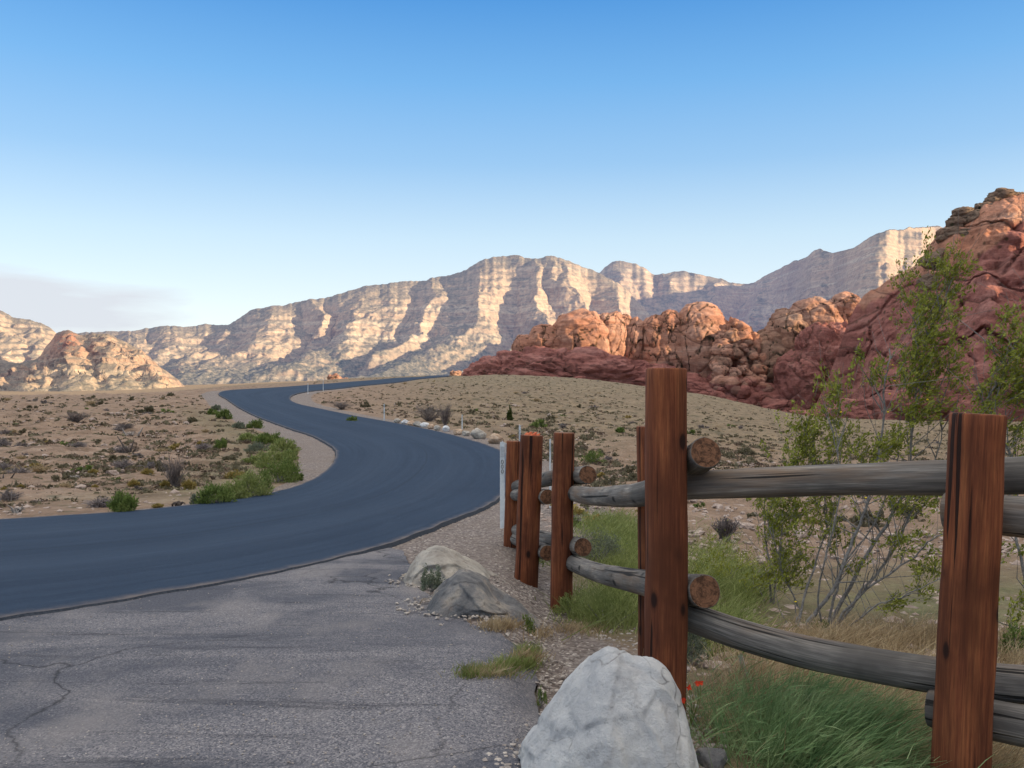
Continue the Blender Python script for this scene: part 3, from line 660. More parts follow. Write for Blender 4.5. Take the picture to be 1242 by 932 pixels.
def flush(name, redline=None):
    global LUMPS
    Vs = []; Fs = []; r = []; g = []; c = []; off = 0
    for W, Fc, a, b, cc in LUMPS:
        Vs.append(W); Fs.append(Fc+off); off += len(W); r.append(a); g.append(b); c.append(cc)
    V = np.vstack(Vs); r = np.concatenate(r); g = np.concatenate(g); c = np.concatenate(c)
    if redline is not None:
        PX = CX+F*V[:, 0]/V[:, 1]; PY = CY-(V[:, 2]-CAMZ)*F/V[:, 1]
        zl = CAMZ-(resample(redline, PX)-CY)/F*560; r = np.clip(r+sstep(3.5, -3.5, V[:, 2]-zl), 0, 1)
    o = struct(name, mesh_np(name, V, np.vstack(Fs), True, dict(red=r, grey=g, cav=c, scrub=0*r)), M_RED)
    LUMPS = []; return o
D1 = 560
for a in [(600, 464, 40, 30, 1), (650, 462, 60, 40, 1), (715, 466, 70, 38, .9), (770, 472, 60, 34, .8)]: lump(a[0], a[1], D1-25, a[2], a[3], a[4], rough=.16, s=6, freq=1.8, crack=.07)
for a in [(640, 430, 20, 24, .2, -.2), (664, 428, 26, 36, .1, -.3), (706, 425, 42, 50, 0, -.15), (738, 420, 24, 44, 0, .1), (757, 408, 12, 27, .2, 0), (768, 425, 16, 40, .1, .1), (690, 440, 50, 34, .1, 0)]:
    lump(a[0], a[1], D1, a[2], a[3], a[4], rough=.09, roll=a[5], freq=1.1, s=6, crack=.06)
for a in [(797, 415, 20, 34, 0, -.1), (813, 418, 20, 42, 0, 0), (806, 440, 32, 38, 0, 0), (849, 420, 36, 54, 0, .05), (856, 452, 38, 44, .15, 0)]:
    lump(a[0], a[1], D1-5, a[2], a[3], a[4], rough=.07, roll=a[5], s=6, freq=1.0, crack=.055)
lump(812, 486, D1-30, 70, 34, 1, s=6, freq=1.8, crack=.07); lump(880, 496, D1-35, 60, 34, 1, s=6, freq=1.8, crack=.07)
flush('red_rock_domes', [(560, 400), (600, 432), (650, 436), (690, 444), (760, 452), (850, 470), (900, 478)])
# rubble ridge between the domes
random.seed(11)
for k in range(120):
    t = random.random(); px = 868+random.random()*62; top = np.interp(px, [860, 890, 903, 917, 935], [405, 386, 392, 410, 430]); py = top+6+random.random()**1.0*80
    s_ = random.uniform(2.5, 8.5); lump(px, py, 540-(py-top)*.4+random.uniform(-2, 2), s_*1.25, s_, 0 if py < 460 else .5, rough=.2, s=3, crack=.1, roll=random.uniform(-.6, .6), grey=random.choice([0, 0, .4]))
lump(895, 440, 548, 30, 50, 0, rough=.16); lump(915, 455, 546, 22, 42, 0, rough=.16); lump(900, 492, 530, 62, 30, 1); lump(940, 500, 525, 60, 32, 1); lump(886, 470, 535, 30, 26, .8)
flush('rubble_ridge', [(850, 470), (1100, 480)])
# middle group
for a in [(938, 445, 34, 46, 0, .6, .1), (962, 425, 30, 50, 0, .45, -.3), (992, 408, 36, 48, 0, .15, -.35), (1030, 398, 30, 42, 0, 0, -.3), (975, 450, 44, 50, .2, .2, -.3), (1018, 375, 26, 12, 0, 0, -.05)]:
    lump(a[0], a[1], 545, a[2], a[3], a[4], a[5], rough=.11, roll=a[6], freq=1.2, s=6, crack=.07)
for a in [(975, 470, 32, 46, 1), (1003, 450, 28, 58, 1), (1030, 450, 34, 58, 1), (1000, 494, 56, 26, 1), (930, 507, 56, 22, 1), (1060, 500, 60, 34, 1)]:
    lump(a[0], a[1], 515, a[2], a[3], a[4], 0, rough=.13, roll=-.3, freq=1.4, s=6, crack=.09)
flush('middle_red_rocks')
# the big shaded hill on the right
RH = [(985, 500), (1005, 458), (1020, 415), (1035, 378), (1047, 360), (1069, 345), (1097, 328), (1114, 320), (1124, 303), (1141, 280), (1158, 265), (1180, 255), (1200, 243), (1217, 236), (1231, 234), (1242, 236), (1300, 232), (1400, 270), (1600, 330), (1900, 380), (2300, 420)]
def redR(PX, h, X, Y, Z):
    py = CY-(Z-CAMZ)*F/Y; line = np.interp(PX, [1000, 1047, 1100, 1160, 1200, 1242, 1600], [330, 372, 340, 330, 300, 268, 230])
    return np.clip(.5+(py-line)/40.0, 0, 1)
def rhx(V, PX, T):
    X, Y, Z = V[..., 0], V[..., 1], V[..., 2]
    f1, f2, cid = worley(X.ravel()*.028+.02*Z.ravel(), Y.ravel()*.02, Z.ravel()*.018-.01*X.ravel()); e = (f2-f1).reshape(X.shape); cid = cid.reshape(X.shape)
    inn = np.sin(np.clip(T, 0, 1)*np.pi)**.5
    off = (-2.6*(1-sstep(0, .06, e))+3.6*(cid-.5)+1.6*fbm(X*.04, Y*.04, Z*.02, 4))*inn
    V[..., 1] -= off; V[..., 0] -= off*.6; return V
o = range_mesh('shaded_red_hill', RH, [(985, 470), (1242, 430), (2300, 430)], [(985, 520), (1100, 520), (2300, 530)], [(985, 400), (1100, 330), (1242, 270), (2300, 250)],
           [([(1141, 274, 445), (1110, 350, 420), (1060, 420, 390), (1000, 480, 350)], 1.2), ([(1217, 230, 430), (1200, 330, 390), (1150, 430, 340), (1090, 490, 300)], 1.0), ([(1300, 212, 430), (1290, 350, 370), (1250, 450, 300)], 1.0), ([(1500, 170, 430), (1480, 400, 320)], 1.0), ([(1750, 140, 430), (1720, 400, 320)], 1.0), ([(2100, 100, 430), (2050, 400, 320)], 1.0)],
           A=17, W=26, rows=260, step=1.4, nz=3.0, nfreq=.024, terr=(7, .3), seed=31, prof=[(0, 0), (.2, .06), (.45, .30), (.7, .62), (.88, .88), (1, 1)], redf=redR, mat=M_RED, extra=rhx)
random.seed(5)
for a in [(1169, 256, 11, 7), (1217, 238, 15, 11), (1208, 243, 12, 9), (1232, 240, 12, 8), (1196, 252, 13, 9), (1160, 268, 10, 8), (1180, 262, 14, 9), (1150, 282, 12, 9), (1200, 268, 18, 14), (1225, 262, 18, 14), (1240, 280, 18, 14), (1180, 285, 18, 12), (1170, 310, 20, 11), (1205, 298, 16, 13), (1150, 318, 16, 9), (1186, 325, 14, 10), (1130, 312, 12, 9), (1140, 340, 20, 12), (1250, 250, 20, 15)]:
    lump(a[0], a[1]+3, 434-(a[1]-240)*.18, a[2]*1.25, a[3], 0.0, .95, rough=.2, roll=random.uniform(-.5, .1), s=4, rz=a[2])
for k in range(28):
    px = random.uniform(1125, 1250); top = np.interp(px, [1110, 1141, 1217, 1250], [322, 283, 240, 240]); py = top+random.random()*70
    s_ = random.uniform(2, 7); lump(px, py, 434-(py-240)*.18, s_*1.3, s_, 0, .8, rough=.2, s=3, roll=random.uniform(-.6, .3))
flush('hilltop_boulders')
# low red apron in front of the hill
for a in [(1000, 508, 60, 18), (1060, 505, 66, 26), (1120, 500, 60, 34), (1170, 500, 70, 50), (1240, 500, 90, 70), (1330, 500, 90, 80)]:
    lump(a[0], a[1]+8, 330 if a[0] < 1100 else 290, a[2], a[3], 1, 0, rough=.16, s=5, freq=1.8, roll=.1)
flush('red_rock_apron')
# small dark outcrops at the foot of the range
for a in [(406, 461, 9, 7), (417, 463, 9, 5), (428, 464, 8, 3.5), (553, 454, 7, 4)]: lump(a[0], a[1], 1300, a[2], a[3], .45, .45, rough=.25, s=4)
flush('foothill_outcrop')
# unseen hills, added to keep the sun off the foreground and right hill
def offscreen():
    """a red hill and a long knoll added right of view to cast shade"""
    def hill(name, c, L, W, h, ang, red, mat, sd):
        u = np.linspace(-1, 1, 90); U, Vv = np.meshgrid(u, u, indexing='ij'); ca, sa = math.cos(ang), math.sin(ang)
        X = c[0]+U*L*ca-Vv*W*sa; Y = c[1]+U*L*sa+Vv*W*ca; rr = np.sqrt(U**2+Vv**2); q = np.clip(1-rr, 0, 1); Z = -10+h*sstep(0, 1, np.clip(1.25*(1-rr**2), 0, 1))*(1+.12*fbm(X*.02, Y*.02, sd, 5))
        Z = np.where(rr > 1, -10-(rr-1)*30, Z); o = np.ones(X.size)
        struct(name, mesh_np(name, np.stack([X, Y, Z], -1).reshape(-1, 3), gridfaces(*X.shape), True, dict(red=o*red, grey=0*o, cav=0*o, olive=o*.6, gravel=0*o, verge=0*o)), mat)
    hill('unseen_shade_hill', (375, 205), 130, 150, 165, R(90), 1.0, M_RED, 3)
    hill('unseen_shade_knoll', (150, 80), 225, 46, 74, R(70), 0, M_GROUND, 6)
offscreen()

# ------------------------------------------------------------------ fence
def log_mesh(name, pts, r0, r1, n=22, rings=26, square=0.0, seed=0, lump_=.03):
    """a log: grain attribute follows it, flat cut ends"""
    pts = catmull(pts, max(2, rings//(len(pts)-1))); m = len(pts)
    T = np.gradient(pts, axis=0); T /= np.linalg.norm(T, axis=1)[:, None]
    ref = np.array([0, 1.0, 0]) if abs(T[0][1]) < .8 else np.array([1.0, 0, 0]); A = np.cross(T, ref); A /= np.linalg.norm(A, axis=1)[:, None]; B = np.cross(T, A)
    th = np.linspace(0, 2*np.pi, n, endpoint=False); s = np.linspace(0, 1, m); Ln = np.concatenate([[0], np.cumsum(np.linalg.norm(np.diff(pts, axis=0), axis=1))])
    rad = (r0+(r1-r0)*s)[:, None]*(1+lump_*fbm(np.cos(th)[None, :]*1.2+seed, np.sin(th)[None, :]*1.2+seed*0+0*s[:, None], Ln[:, None]*2.2+seed, 4))
    sq = 1/np.maximum(np.abs(np.cos(th)), np.abs(np.sin(th))); rad = rad*(1+square*(np.minimum(sq, 1.22)-1)[None, :])
    def ring(k, f): return pts[k]+f*rad[k][:, None]*(np.cos(th)[:, None]*A[k]+np.sin(th)[:, None]*B[k])
    def gr(k, f, zo=0): return np.stack([f*rad[k]*np.cos(th)+seed*.37, f*rad[k]*np.sin(th), np.full(n, Ln[k]+seed+zo)], -1)
    rings_ = []; gs = []; es = []
    def add(v, g, e): rings_.append(v); gs.append(g); es.append(np.full(n, e))
    add(ring(0, .02), gr(0, .02)-[seed*.37, 0, 0], 1); add(ring(0, .5), gr(0, .5)-[seed*.37, 0, 0], 1); add(ring(0, .93)-0*T[0], gr(0, .93)-[seed*.37, 0, 0], 1); add(ring(0, .95), gr(0, .95), 0)
    add(ring(0, 1.0)+T[0]*.008, gr(0, 1), 0)
    for k in range(1, m-1): add(ring(k, 1.0), gr(k, 1), 0)
    add(ring(m-1, 1.0)-T[-1]*.008, gr(m-1, 1), 0); add(ring(m-1, .95), gr(m-1, .95), 0); add(ring(m-1, .93), gr(m-1, .93)-[seed*.37, 0, 0], 1); add(ring(m-1, .5), gr(m-1, .5)-[seed*.37, 0, 0], 1); add(ring(m-1, .02), gr(m-1, .02)-[seed*.37, 0, 0], 1)
    V = np.vstack(rings_); K = len(rings_)
    i = np.arange(K-1)[:, None]*n; j = np.arange(n)[None, :]; j2 = (j+1) % n
    Fc = np.stack([i+j, i+j2, i+n+j2, i+n+j], -1).reshape(-1, 4)
    me = mesh_np(name, V, Fc, True, dict(grain=np.vstack(gs), endg=np.concatenate(es)))
    # flat shading on the cut ends
    fl = np.ones(len(Fc), bool); fl[:3*n] = False; fl[-3*n:] = False; me.polygons.foreach_set('use_smooth', fl)
    return me
F0 = P(806, 862, 4.35)
fence = thing('log_fence', F0, 'red brown post and grey log rail fence running along the gravel verge', 'fence')
def fpost(bot, top, d, w, seed, label=None):
    b = P(*bot, d); t_ = P(*top, d); b2 = b+(b-t_)*.12
    me = log_mesh('post', [b2-F0, (b2+t_)/2-F0+np.array([.004*math.sin(seed), 0, 0]), t_-F0], w/2*1.03, w/2*.97, n=28, rings=30, square=.3, seed=seed, lump_=.06)
    o = link('post', me, M_POST, fence)
    if label: o['label'] = label
    return o
fpost((619, 682), (622.5, 535), 11.0, .178, 1.3)
pB = fpost((637.5, 718), (645, 528), 8.8, .232, 3.1, 'post with a splintered orange top')
fpost((681, 744), (684, 525), 8.0, .197, 5.2)
fpost((790, 787), (787, 517), 6.0, .175, 7.7)
fpost((806.5, 866), (808, 447), 4.35, .203, 2.45, 'tallest post beside the white boulder')
fpost((1163, 985), (1186, 502), 3.62, .206, 9.9, 'rightmost post')
def frail(pts, r0, r1, seed): return link('rail', log_mesh('rail', [P(*p)-F0 for p in pts], r0, r1, n=26, rings=30, seed=seed, lump_=.05), M_RAIL, fence)
frail([(815, 590, 4.52), (1000, 583, 4.18), (1168, 579, 3.86), (1330, 574, 3.6)], .071, .082, 1.7)
frail([(815, 741, 4.55), (900, 770, 4.4), (1000, 796, 4.2), (1165, 823, 3.88), (1330, 838, 3.6)], .073, .082, 4.1)
frail([(1147, 620, 3.84), (1250, 628, 3.62), (1345, 636, 3.42)], .082, .086, 6.5)
frail([(1127, 858, 3.84), (1250, 882, 3.6), (1345, 900, 3.42)], .08, .088, 8.3)
frail([(856, 549, 4.28), (838, 562, 4.5), (803, 592, 5.1), (776, 600, 5.55), (746, 602, 6.3), (717, 602, 7.2), (693, 598, 8.15)], .079, .073, 2.2)
frail([(855, 718, 4.28), (801, 710, 5.1), (746, 700, 6.3), (717, 692, 7.2), (690, 681, 8.15)], .080, .073, 5.4)
frail([(713, 576, 7.75), (665, 581, 9.3), (622, 592, 11.2)], .082, .078, 3.6)
frail([(707, 664, 7.75), (665, 655, 9.3), (622, 642, 11.2)], .082, .078, 7.6)
frail([(664, 603, 8.62), (622, 600, 11.25)], .075, .075, 9.2)
frail([(664, 671, 8.62), (622, 652, 11.25)], .078, .075, 1.1)
# broken orange splinters on the second post
sv = []
for k in range(9):
    a = P(637+k*1.9, 529, 8.8+random.uniform(-.08, .06))-F0; h = random.uniform(.015, .05); sv.append(tube([a, a+np.array([.01, 0, h*.6]), a+np.array([.025, 0, h])], [.016, .011, .003], 5))
link('splinter', mesh_np('splinter', *join(sv), smooth=False), M_FLAG, fence)

# ------------------------------------------------------------------ boulders
def boulder(name, px, py, d, rx, ry, rz, mat, label, group=None, seed=0, s=5, planes=9, rough=.05, roll=0, yaw=0, sink=.0, pts=None, cuts=None):
    V, Fc = ico(s); r = np.random.default_rng(seed); q = V.copy(); n = fbm(V[:, 0]*1.1+seed, V[:, 1]*1.1, V[:, 2]*1.1, 4); q = q*(1+.16*n)[:, None]
    cl = [(randdir(1, r)[0], r.uniform(.62, .92)) for _ in range(planes)]+(cuts or [])
    for nd, o in cl:
        nd = np.asarray(nd, float); nd = nd/np.linalg.norm(nd); e = q@nd-o; q = q-nd[None, :]*(np.maximum(e, 0)*.9)[:, None]
    q = q+V*(rough*fbm(V[:, 0]*3.5+seed, V[:, 1]*3.5, V[:, 2]*3.5, 5, 2.1, .55))[:, None]
    q = q*np.array([rx, ry, rz]); cs, sn = math.cos(roll), math.sin(roll); x = q[:, 0]*cs+q[:, 2]*sn; z = -q[:, 0]*sn+q[:, 2]*cs; q = np.stack([x, q[:, 1], z], -1)
    c = P(px, py, d); gz = float(Hz(c[0], c[1])); q[:, 2] += (c[2]-gz); loc = np.array([c[0], c[1], gz])
    o = link(name, mesh_np(name, q, Fc, True), mat); o.location = loc; return tag(o, label, 'boulder', group)
def ridge_boulder(name, px, d, prof, depth, mat, label, seed, halfdepth_top=.35):
    """a boulder from its outline: prof = list of (px, py top) at distance d"""
    pr = np.array(prof, float); V, Fc = ico(6); a = P(pr[0, 0], CY, d)[0]; b = P(pr[-1, 0], CY, d)[0]
    x = (V[:, 0]+1)/2; X = a+(b-a)*x; PXl = CX+F*X/d
    top = CAMZ-(pchip(pr[:, 0], pr[:, 1], PXl)-CY)/F*d; gz = Hz(X, np.full_like(X, d)); sc = np.sqrt(np.maximum(1e-4, 1-V[:, 0]**2))
    zz = V[:, 2]/sc; yy = V[:, 1]/sc                     # unit circle cross-section
    n = fbm(V[:, 0]*1.6+seed, V[:, 1]*1.6, V[:, 2]*1.6, 5, 2.1, .5)
    Z = np.where(zz > 0, gz+(top-gz)*np.abs(zz)**.8, gz+zz*.25)+0*n
    Y = d+yy*depth*np.abs(sc)**.6*(1-.25*np.clip(zz, 0, 1))
    Q = np.stack([X, Y, Z], -1); nrm = V.copy()
    f1, f2, cid = worley(V[:, 0]*1.7+seed, V[:, 1]*1.7, V[:, 2]*1.9+seed)
    Q = Q+nrm*((.06*n+.19*(cid-.5)*sstep(0, .10, f2-f1)+.022*fbm(V[:, 0]*8, V[:, 1]*8, V[:, 2]*8+seed, 5))*(b-a)*.5*np.array(1.0))[:, None]*np.array([.5, 1.0, .5])
    loc = np.array([(a+b)/2, d, float(Hz((a+b)/2, d))]); o = link(name, mesh_np(name, Q-loc, Fc, True), mat); o.location = loc; return tag(o, label, 'boulder')
ridge_boulder('boulder', 740, 3.72, [(628, 930), (640, 902), (655, 882), (672, 857), (690, 832), (706, 815), (725, 797), (740, 789), (757, 792), (770, 799), (785, 800), (800, 809), (815, 830), (826, 850), (835, 890), (842, 930)], .36, M_WHITE_ROCK,
              'large white boulder at the foot of the tallest fence post', 3)
ridge_boulder('boulder', 570, 6.95, [(508, 755), (520, 735), (532, 715), (545, 703), (560, 693), (575, 697), (588, 705), (600, 720), (612, 728), (625, 735), (640, 748), (655, 760)], .42, M_GREY_ROCK,
              'dark grey angular boulder at the pavement edge in front of a pale one', 8)
ridge_boulder('boulder', 545, 8.3, [(485, 712), (493, 700), (503, 682), (515, 669), (530, 664), (545, 668), (560, 676), (575, 686), (590, 698), (600, 712), (606, 722)], .5, M_TAN_ROCK,
              'pale tan boulder behind the dark grey boulder beside the road', 14)
ORD = ['first', 'second', 'third', 'fourth', 'fifth', 'sixth', 'seventh', 'eighth', 'ninth', 'tenth', 'eleventh', 'twelfth']
row = [(482, 511, 4), (491, 512.5, 4), (499, 514, 4.5), (506.5, 515, 5), (515, 515.5, 5), (523, 518, 4), (531, 519.5, 4.5), (541, 520.5, 5.2), (554.6, 524, 6), (565, 526, 5), (580.5, 527, 9), (601, 533, 9)]
for k, (px, py, r) in enumerate(row):
    g = G(px, py+r*.6); d = g[1]; rr = r*d/F
    boulder('boulder', px, py, d, rr*1.12, rr*.9, rr*.85, [M_TAN_ROCK, M_ORANGE_ROCK, M_WHITE_ROCK][(k*2) % 3 if k < 10 else [0, 1][k-10]],
            ('largest pale grey boulder near the right end of the roadside row' if k == 10 else 'warm orange boulder at the right end of the roadside row' if k == 11 else ORD[k]+' small boulder from the left in the row beside the road'), 'boulders in a row beside the road', seed=20+k, s=4, planes=10, rough=.06)
boulder('boulder', 862, 925, 3.9, .085, .09, .08, M_GREY_ROCK, 'small grey rock on the ground right of the white boulder', None, 77, 4)

# ------------------------------------------------------------------ roadside marker posts
def marker(px, ytop, ybot, label, w=.05, d=None, plate=False, tilt=0):
    g = G(px, ybot) if d is None else np.array([(px-CX)/F*d, d, CAMZ-(ybot-CY)/F*d]); dd = g[1]; h = (ybot-ytop)/F*dd
    t = thing('marker_post', g, label, 'marker post', 'white marker posts along the road')
    W = w/2; T = .008
    def box(x0, x1, y0, y1, z0, z1):
        V = np.array([[x, y, z] for z in (z0, z1) for y in (y0, y1) for x in (x0, x1)]); return V, np.array([[0, 2, 3, 1], [4, 5, 7, 6], [0, 1, 5, 4], [2, 6, 7, 3], [0, 4, 6, 2], [1, 3, 7, 5]])
    # slightly folded strip post with a rounded top
    V, Fc = join([box(-W, -W*.2, -T, T, -.1, h*.985), box(-W*.2, W*.25, -T-.006, T-.006, -.1, h), box(W*.25, W, -T, T, -.1, h*.985)])
    link('post_strip', mesh_np('post_strip', V, Fc, False), M_WHITE, t)
    V, Fc = box(-W*.75, W*.75, -T-.012, -T-.008, h*.80, h*.93); link('reflector', mesh_np('reflector', V, Fc, False), M_METAL, t)
    if plate:
        V, Fc = join([box(W*1.3, W*1.3+.012, -.02, .05, -.1, h*.97), box(W*1.3, W*1.3+.05, -.015, -.005, h*.93, h*.96)]); link('steel_stake', mesh_np('steel_stake', V, Fc, False), M_METAL, t)
        sym = []
        for zz in (.62, .68, .74):
            a = np.linspace(0, 2*np.pi, 14); c = np.stack([.014*np.cos(a), 0*a-T-.016, h*zz+.026*np.sin(a)], -1); sym.append(tube(c, .0035, 4))
        link('symbol', mesh_np('symbol', *join(sym), smooth=False), M_BLACK, t)
    return t
marker(609.3, 535, 632, 'tall white marker post beside the leftmost fence post', .066, 12.2, True)
marker(630.5, 515, 610, 'thin white marker post rising behind the gap between the two left fence posts', .045, 20)
marker(667.3, 532, 610, 'thin white marker post just left of the third fence post', .03, 16)
marker(560.5, 503, 522, 'white marker post among the right half of the boulder row', .06)
marker(466, 490, 511, 'white marker post at the left end of the boulder row', .07)
marker(392, 461, 475, 'right one of two distant white marker posts inside the far bend', .08)
marker(373.5, 465, 478, 'left one of two distant white marker posts inside the far bend', .08)

# ------------------------------------------------------------------ plants
def bush_geo(n, rx, rz, leaf, r, up=.35, hollow=.35, stems=14, thin=.35):
    """leafy clump of clustered small leaves on stems, base at origin"""
    # clumps give light and dark masses
    nc = max(8, n//45); c = randdir(nc, r); c[:, 2] = np.abs(c[:, 2]); c = c*(hollow+(1-hollow)*r.random(nc)**.5)[:, None]*np.array([rx, rx, rz])*.88
    c[:, 2] = np.maximum(c[:, 2], rz*.06)
    k = r.integers(0, nc, n); C = c[k]+r.normal(size=(n, 3))*np.array([rx, rx, rz])*.11; C[:, 2] = np.abs(C[:, 2])
    A = randdir(n, r)*.6+np.array([0, 0, up])+C/np.array([rx, rx, rz])*.5; A /= np.linalg.norm(A, axis=1)[:, None]
    B = np.cross(A, randdir(n, r)); B /= np.linalg.norm(B, axis=1)[:, None]+1e-9
    l = leaf*r.uniform(.6, 1.4, n)[:, None]
    L = leafquads(C, A*l, B*l*thin)
    st = []
    for i in range(stems):
        e = c[r.integers(0, nc)]; b = np.array([r.normal()*.05*rx, r.normal()*.05*rx, -.03]); m = (b+e)/2*np.array([.75, .75, 1.05]); st.append(tube([b, m, e], [.02*rx+.002, .012*rx+.0015, .004*rx+.0006], 4))
    return L, join(st)
def bare_geo(rx, rz, r, n=40, th=.01):
    st = []
    for i in range(n):
        a = r.uniform(0, 2*np.pi); e = np.array([math.cos(a)*rx*r.uniform(.2, 1), math.sin(a)*rx*r.uniform(.2, 1), rz*r.uniform(.55, 1)]); b = np.array([r.normal()*.03, r.normal()*.03, -.02])
        m = b*.5+e*.5+r.normal(size=3)*rx*.08; m[:2] *= .75; st.append(tube([b, m, e], [th, th*.6, th*.15], 4))
        for q in range(4):
            t = r.uniform(.4, .95); s0 = b*(1-t)**2+2*m*t*(1-t)+e*t*t; e2 = s0+np.array([r.normal()*rx*.2, r.normal()*rx*.2, rz*r.uniform(.08, .3)]); st.append(tube([s0, (s0+e2)/2+r.normal(size=3)*.015, e2], [th*.4, th*.28, th*.08], 3))
    return join(st)
def tuft_geo(rx, rz, r, n=220, w=.006, lean=(0, 0)):
    b = r.normal(size=(n, 3))*np.array([rx*.22, rx*.22, 0]); b[:, 2] = -.01; a = r.uniform(0, 2*np.pi, n); q = r.random(n)**.6
    e = np.stack([np.cos(a)*rx*q+lean[0], np.sin(a)*rx*q+lean[1], rz*(1-.45*q)*r.uniform(.5, 1.05, n)], -1); m = b*.5+e*.5; m[:, 2] += rz*.22; return blades(b, e, m, w, r)
def leafy_thing(kind, px, py, wpx, hpx, mleaf, mstem, label, cat, group=None, n=1400, leaf=.018, seed=0, thin=.35, up=.35, d=None, stems=16):
    g = G(px, py) if d is None else np.array([(px-CX)/F*d, d, CAMZ-(py-CY)/F*d]); k = g[1]/F; r = np.random.default_rng(seed)
    t = thing(kind, g, label, cat, group); L, S = bush_geo(n, wpx*k/2, hpx*k, leaf, r, thin=thin, up=up, stems=stems)
    link('foliage', mesh_np('foliage', *L, smooth=False), mleaf, t); link('stems', mesh_np('stems', *S), mstem, t); return t

# --- big creosote bush behind the fence, built along its stems
def creosote(base, stems, clumps, label, seed, leaf=.019, dz=0):
    r = np.random.default_rng(seed); bx = P(*base); t = thing('creosote_bush', bx, label, 'bush', 'tall creosote bushes behind the fence'); pts_all = []; st = []
    for s in stems:
        pts = catmull([P(*p) for p in s[0]], 6); pts += np.cumsum(r.normal(size=pts.shape)*.008, axis=0); rad = np.linspace(s[1], s[2], len(pts)); st.append(tube(pts-bx, rad, 6)); pts_all.append(pts)
        for q in range(int(len(pts)*.8)):           # side twigs
            i = r.integers(len(pts)//4, len(pts)-1); e = pts[i]+np.array([r.normal()*.22+.05, r.normal()*.2, abs(r.normal())*.28+.05]); st.append(tube(np.array([pts[i], (pts[i]+e)/2+r.normal(size=3)*.02, e])-bx, [rad[i]*.4, rad[i]*.28, .0012], 4))
    allp = np.vstack(pts_all); C = []; A = []
    for (px, py, d, rx, ry, n, ang) in clumps:
        k = d/F; c0 = P(px, py, d); i = np.argmin(np.linalg.norm(allp-c0-np.array([0, 0, -.35]), axis=1)); s0 = allp[i]
        if np.linalg.norm(c0-s0) > .04: st.append(tube(np.array([s0, (s0*.5+c0*.5)+r.normal(size=3)*.04, c0])-bx, [.006, .004, .0015], 4))
        ns = max(3, int(n/13))
        ca, sa = math.cos(ang), math.sin(ang)
        for j in range(ns):
            a = r.normal(size=2)*.62; o = np.array([(a[0]*rx*ca-a[1]*ry*sa)*k, r.normal()*min(rx, ry)*k*.7, (a[0]*rx*sa+a[1]*ry*ca)*k]); e = c0+o
            dirn = np.array([math.cos(ang)*.7+r.normal()*.45, r.normal()*.45, abs(math.sin(ang))*.6+.35+r.normal()*.35]); dirn /= np.linalg.norm(dirn); L = r.uniform(.10, .26); tip = e+dirn*L
            st.append(tube(np.array([e-dirn*.02, (e+tip)/2+r.normal(size=3)*.01, tip])-bx, [.0022, .0017, .0008], 3))
            m = 24; tt = r.random(m)[:, None]; pp = e+(tip-e)*tt+r.normal(size=(m, 3))*.014; C.append(pp); v = randdir(m, r)*.8+dirn; A.append(v/np.linalg.norm(v, axis=1)[:, None])
    C = np.vstack(C); A = np.vstack(A); B = np.cross(A, randdir(len(C), r)); B /= np.linalg.norm(B, axis=1)[:, None]; l = leaf*r.uniform(.55, 1.25, len(C))[:, None]
    link('foliage', mesh_np('foliage', *leafquads(C-bx, A*l, B*l*.42), smooth=False), M_CREO, t); link('branches', mesh_np('branches', *join(st)), M_BARK, t)
    return t, C
st1 = [([(972, 772, 7.6), (990, 738, 7.6), (1018, 700, 7.5), (1040, 645, 7.5), (1056, 600, 7.4), (1070, 520, 7.4), (1078, 450, 7.3), (1088, 408, 7.3)], .020, .004),
       ([(1000, 775, 7.6), (1030, 712, 7.7), (1075, 640, 7.7), (1098, 590, 7.7), (1108, 500, 7.6), (1122, 410, 7.6), (1142, 350, 7.5), (1160, 312, 7.5)], .018, .003),
       ([(1002, 776, 7.6), (1035, 742, 7.5), (1080, 706, 7.4), (1112, 682, 7.3), (1145, 655, 7.2)], .014, .004),
       ([(965, 770, 7.6), (978, 720, 7.7), (996, 660, 7.8), (1000, 615, 7.8), (984, 560, 7.9)], .012, .003),
       ([(1005, 778, 7.6), (1012, 730, 7.6), (1030, 680, 7.6), (1065, 620, 7.8), (1088, 560, 7.8), (1096, 480, 7.8)], .013, .003),
       ([(960, 768, 7.7), (970, 735, 7.8), (955, 690, 7.9), (945, 640, 7.9)], .010, .003),
       ([(1010, 776, 7.6), (1050, 720, 7.6), (1090, 668, 7.6), (1122, 610, 7.6), (1150, 540, 7.6), (1142, 480, 7.6)], .012, .003),
       ([(998, 770, 7.6), (998, 700, 7.5), (1012, 640, 7.4), (1026, 580, 7.4), (1020, 520, 7.4), (1010, 470, 7.4)], .009, .002),
       ([(1010, 776, 7.5), (1060, 738, 7.3), (1100, 720, 7.2), (1150, 690, 7.1)], .009, .003)]
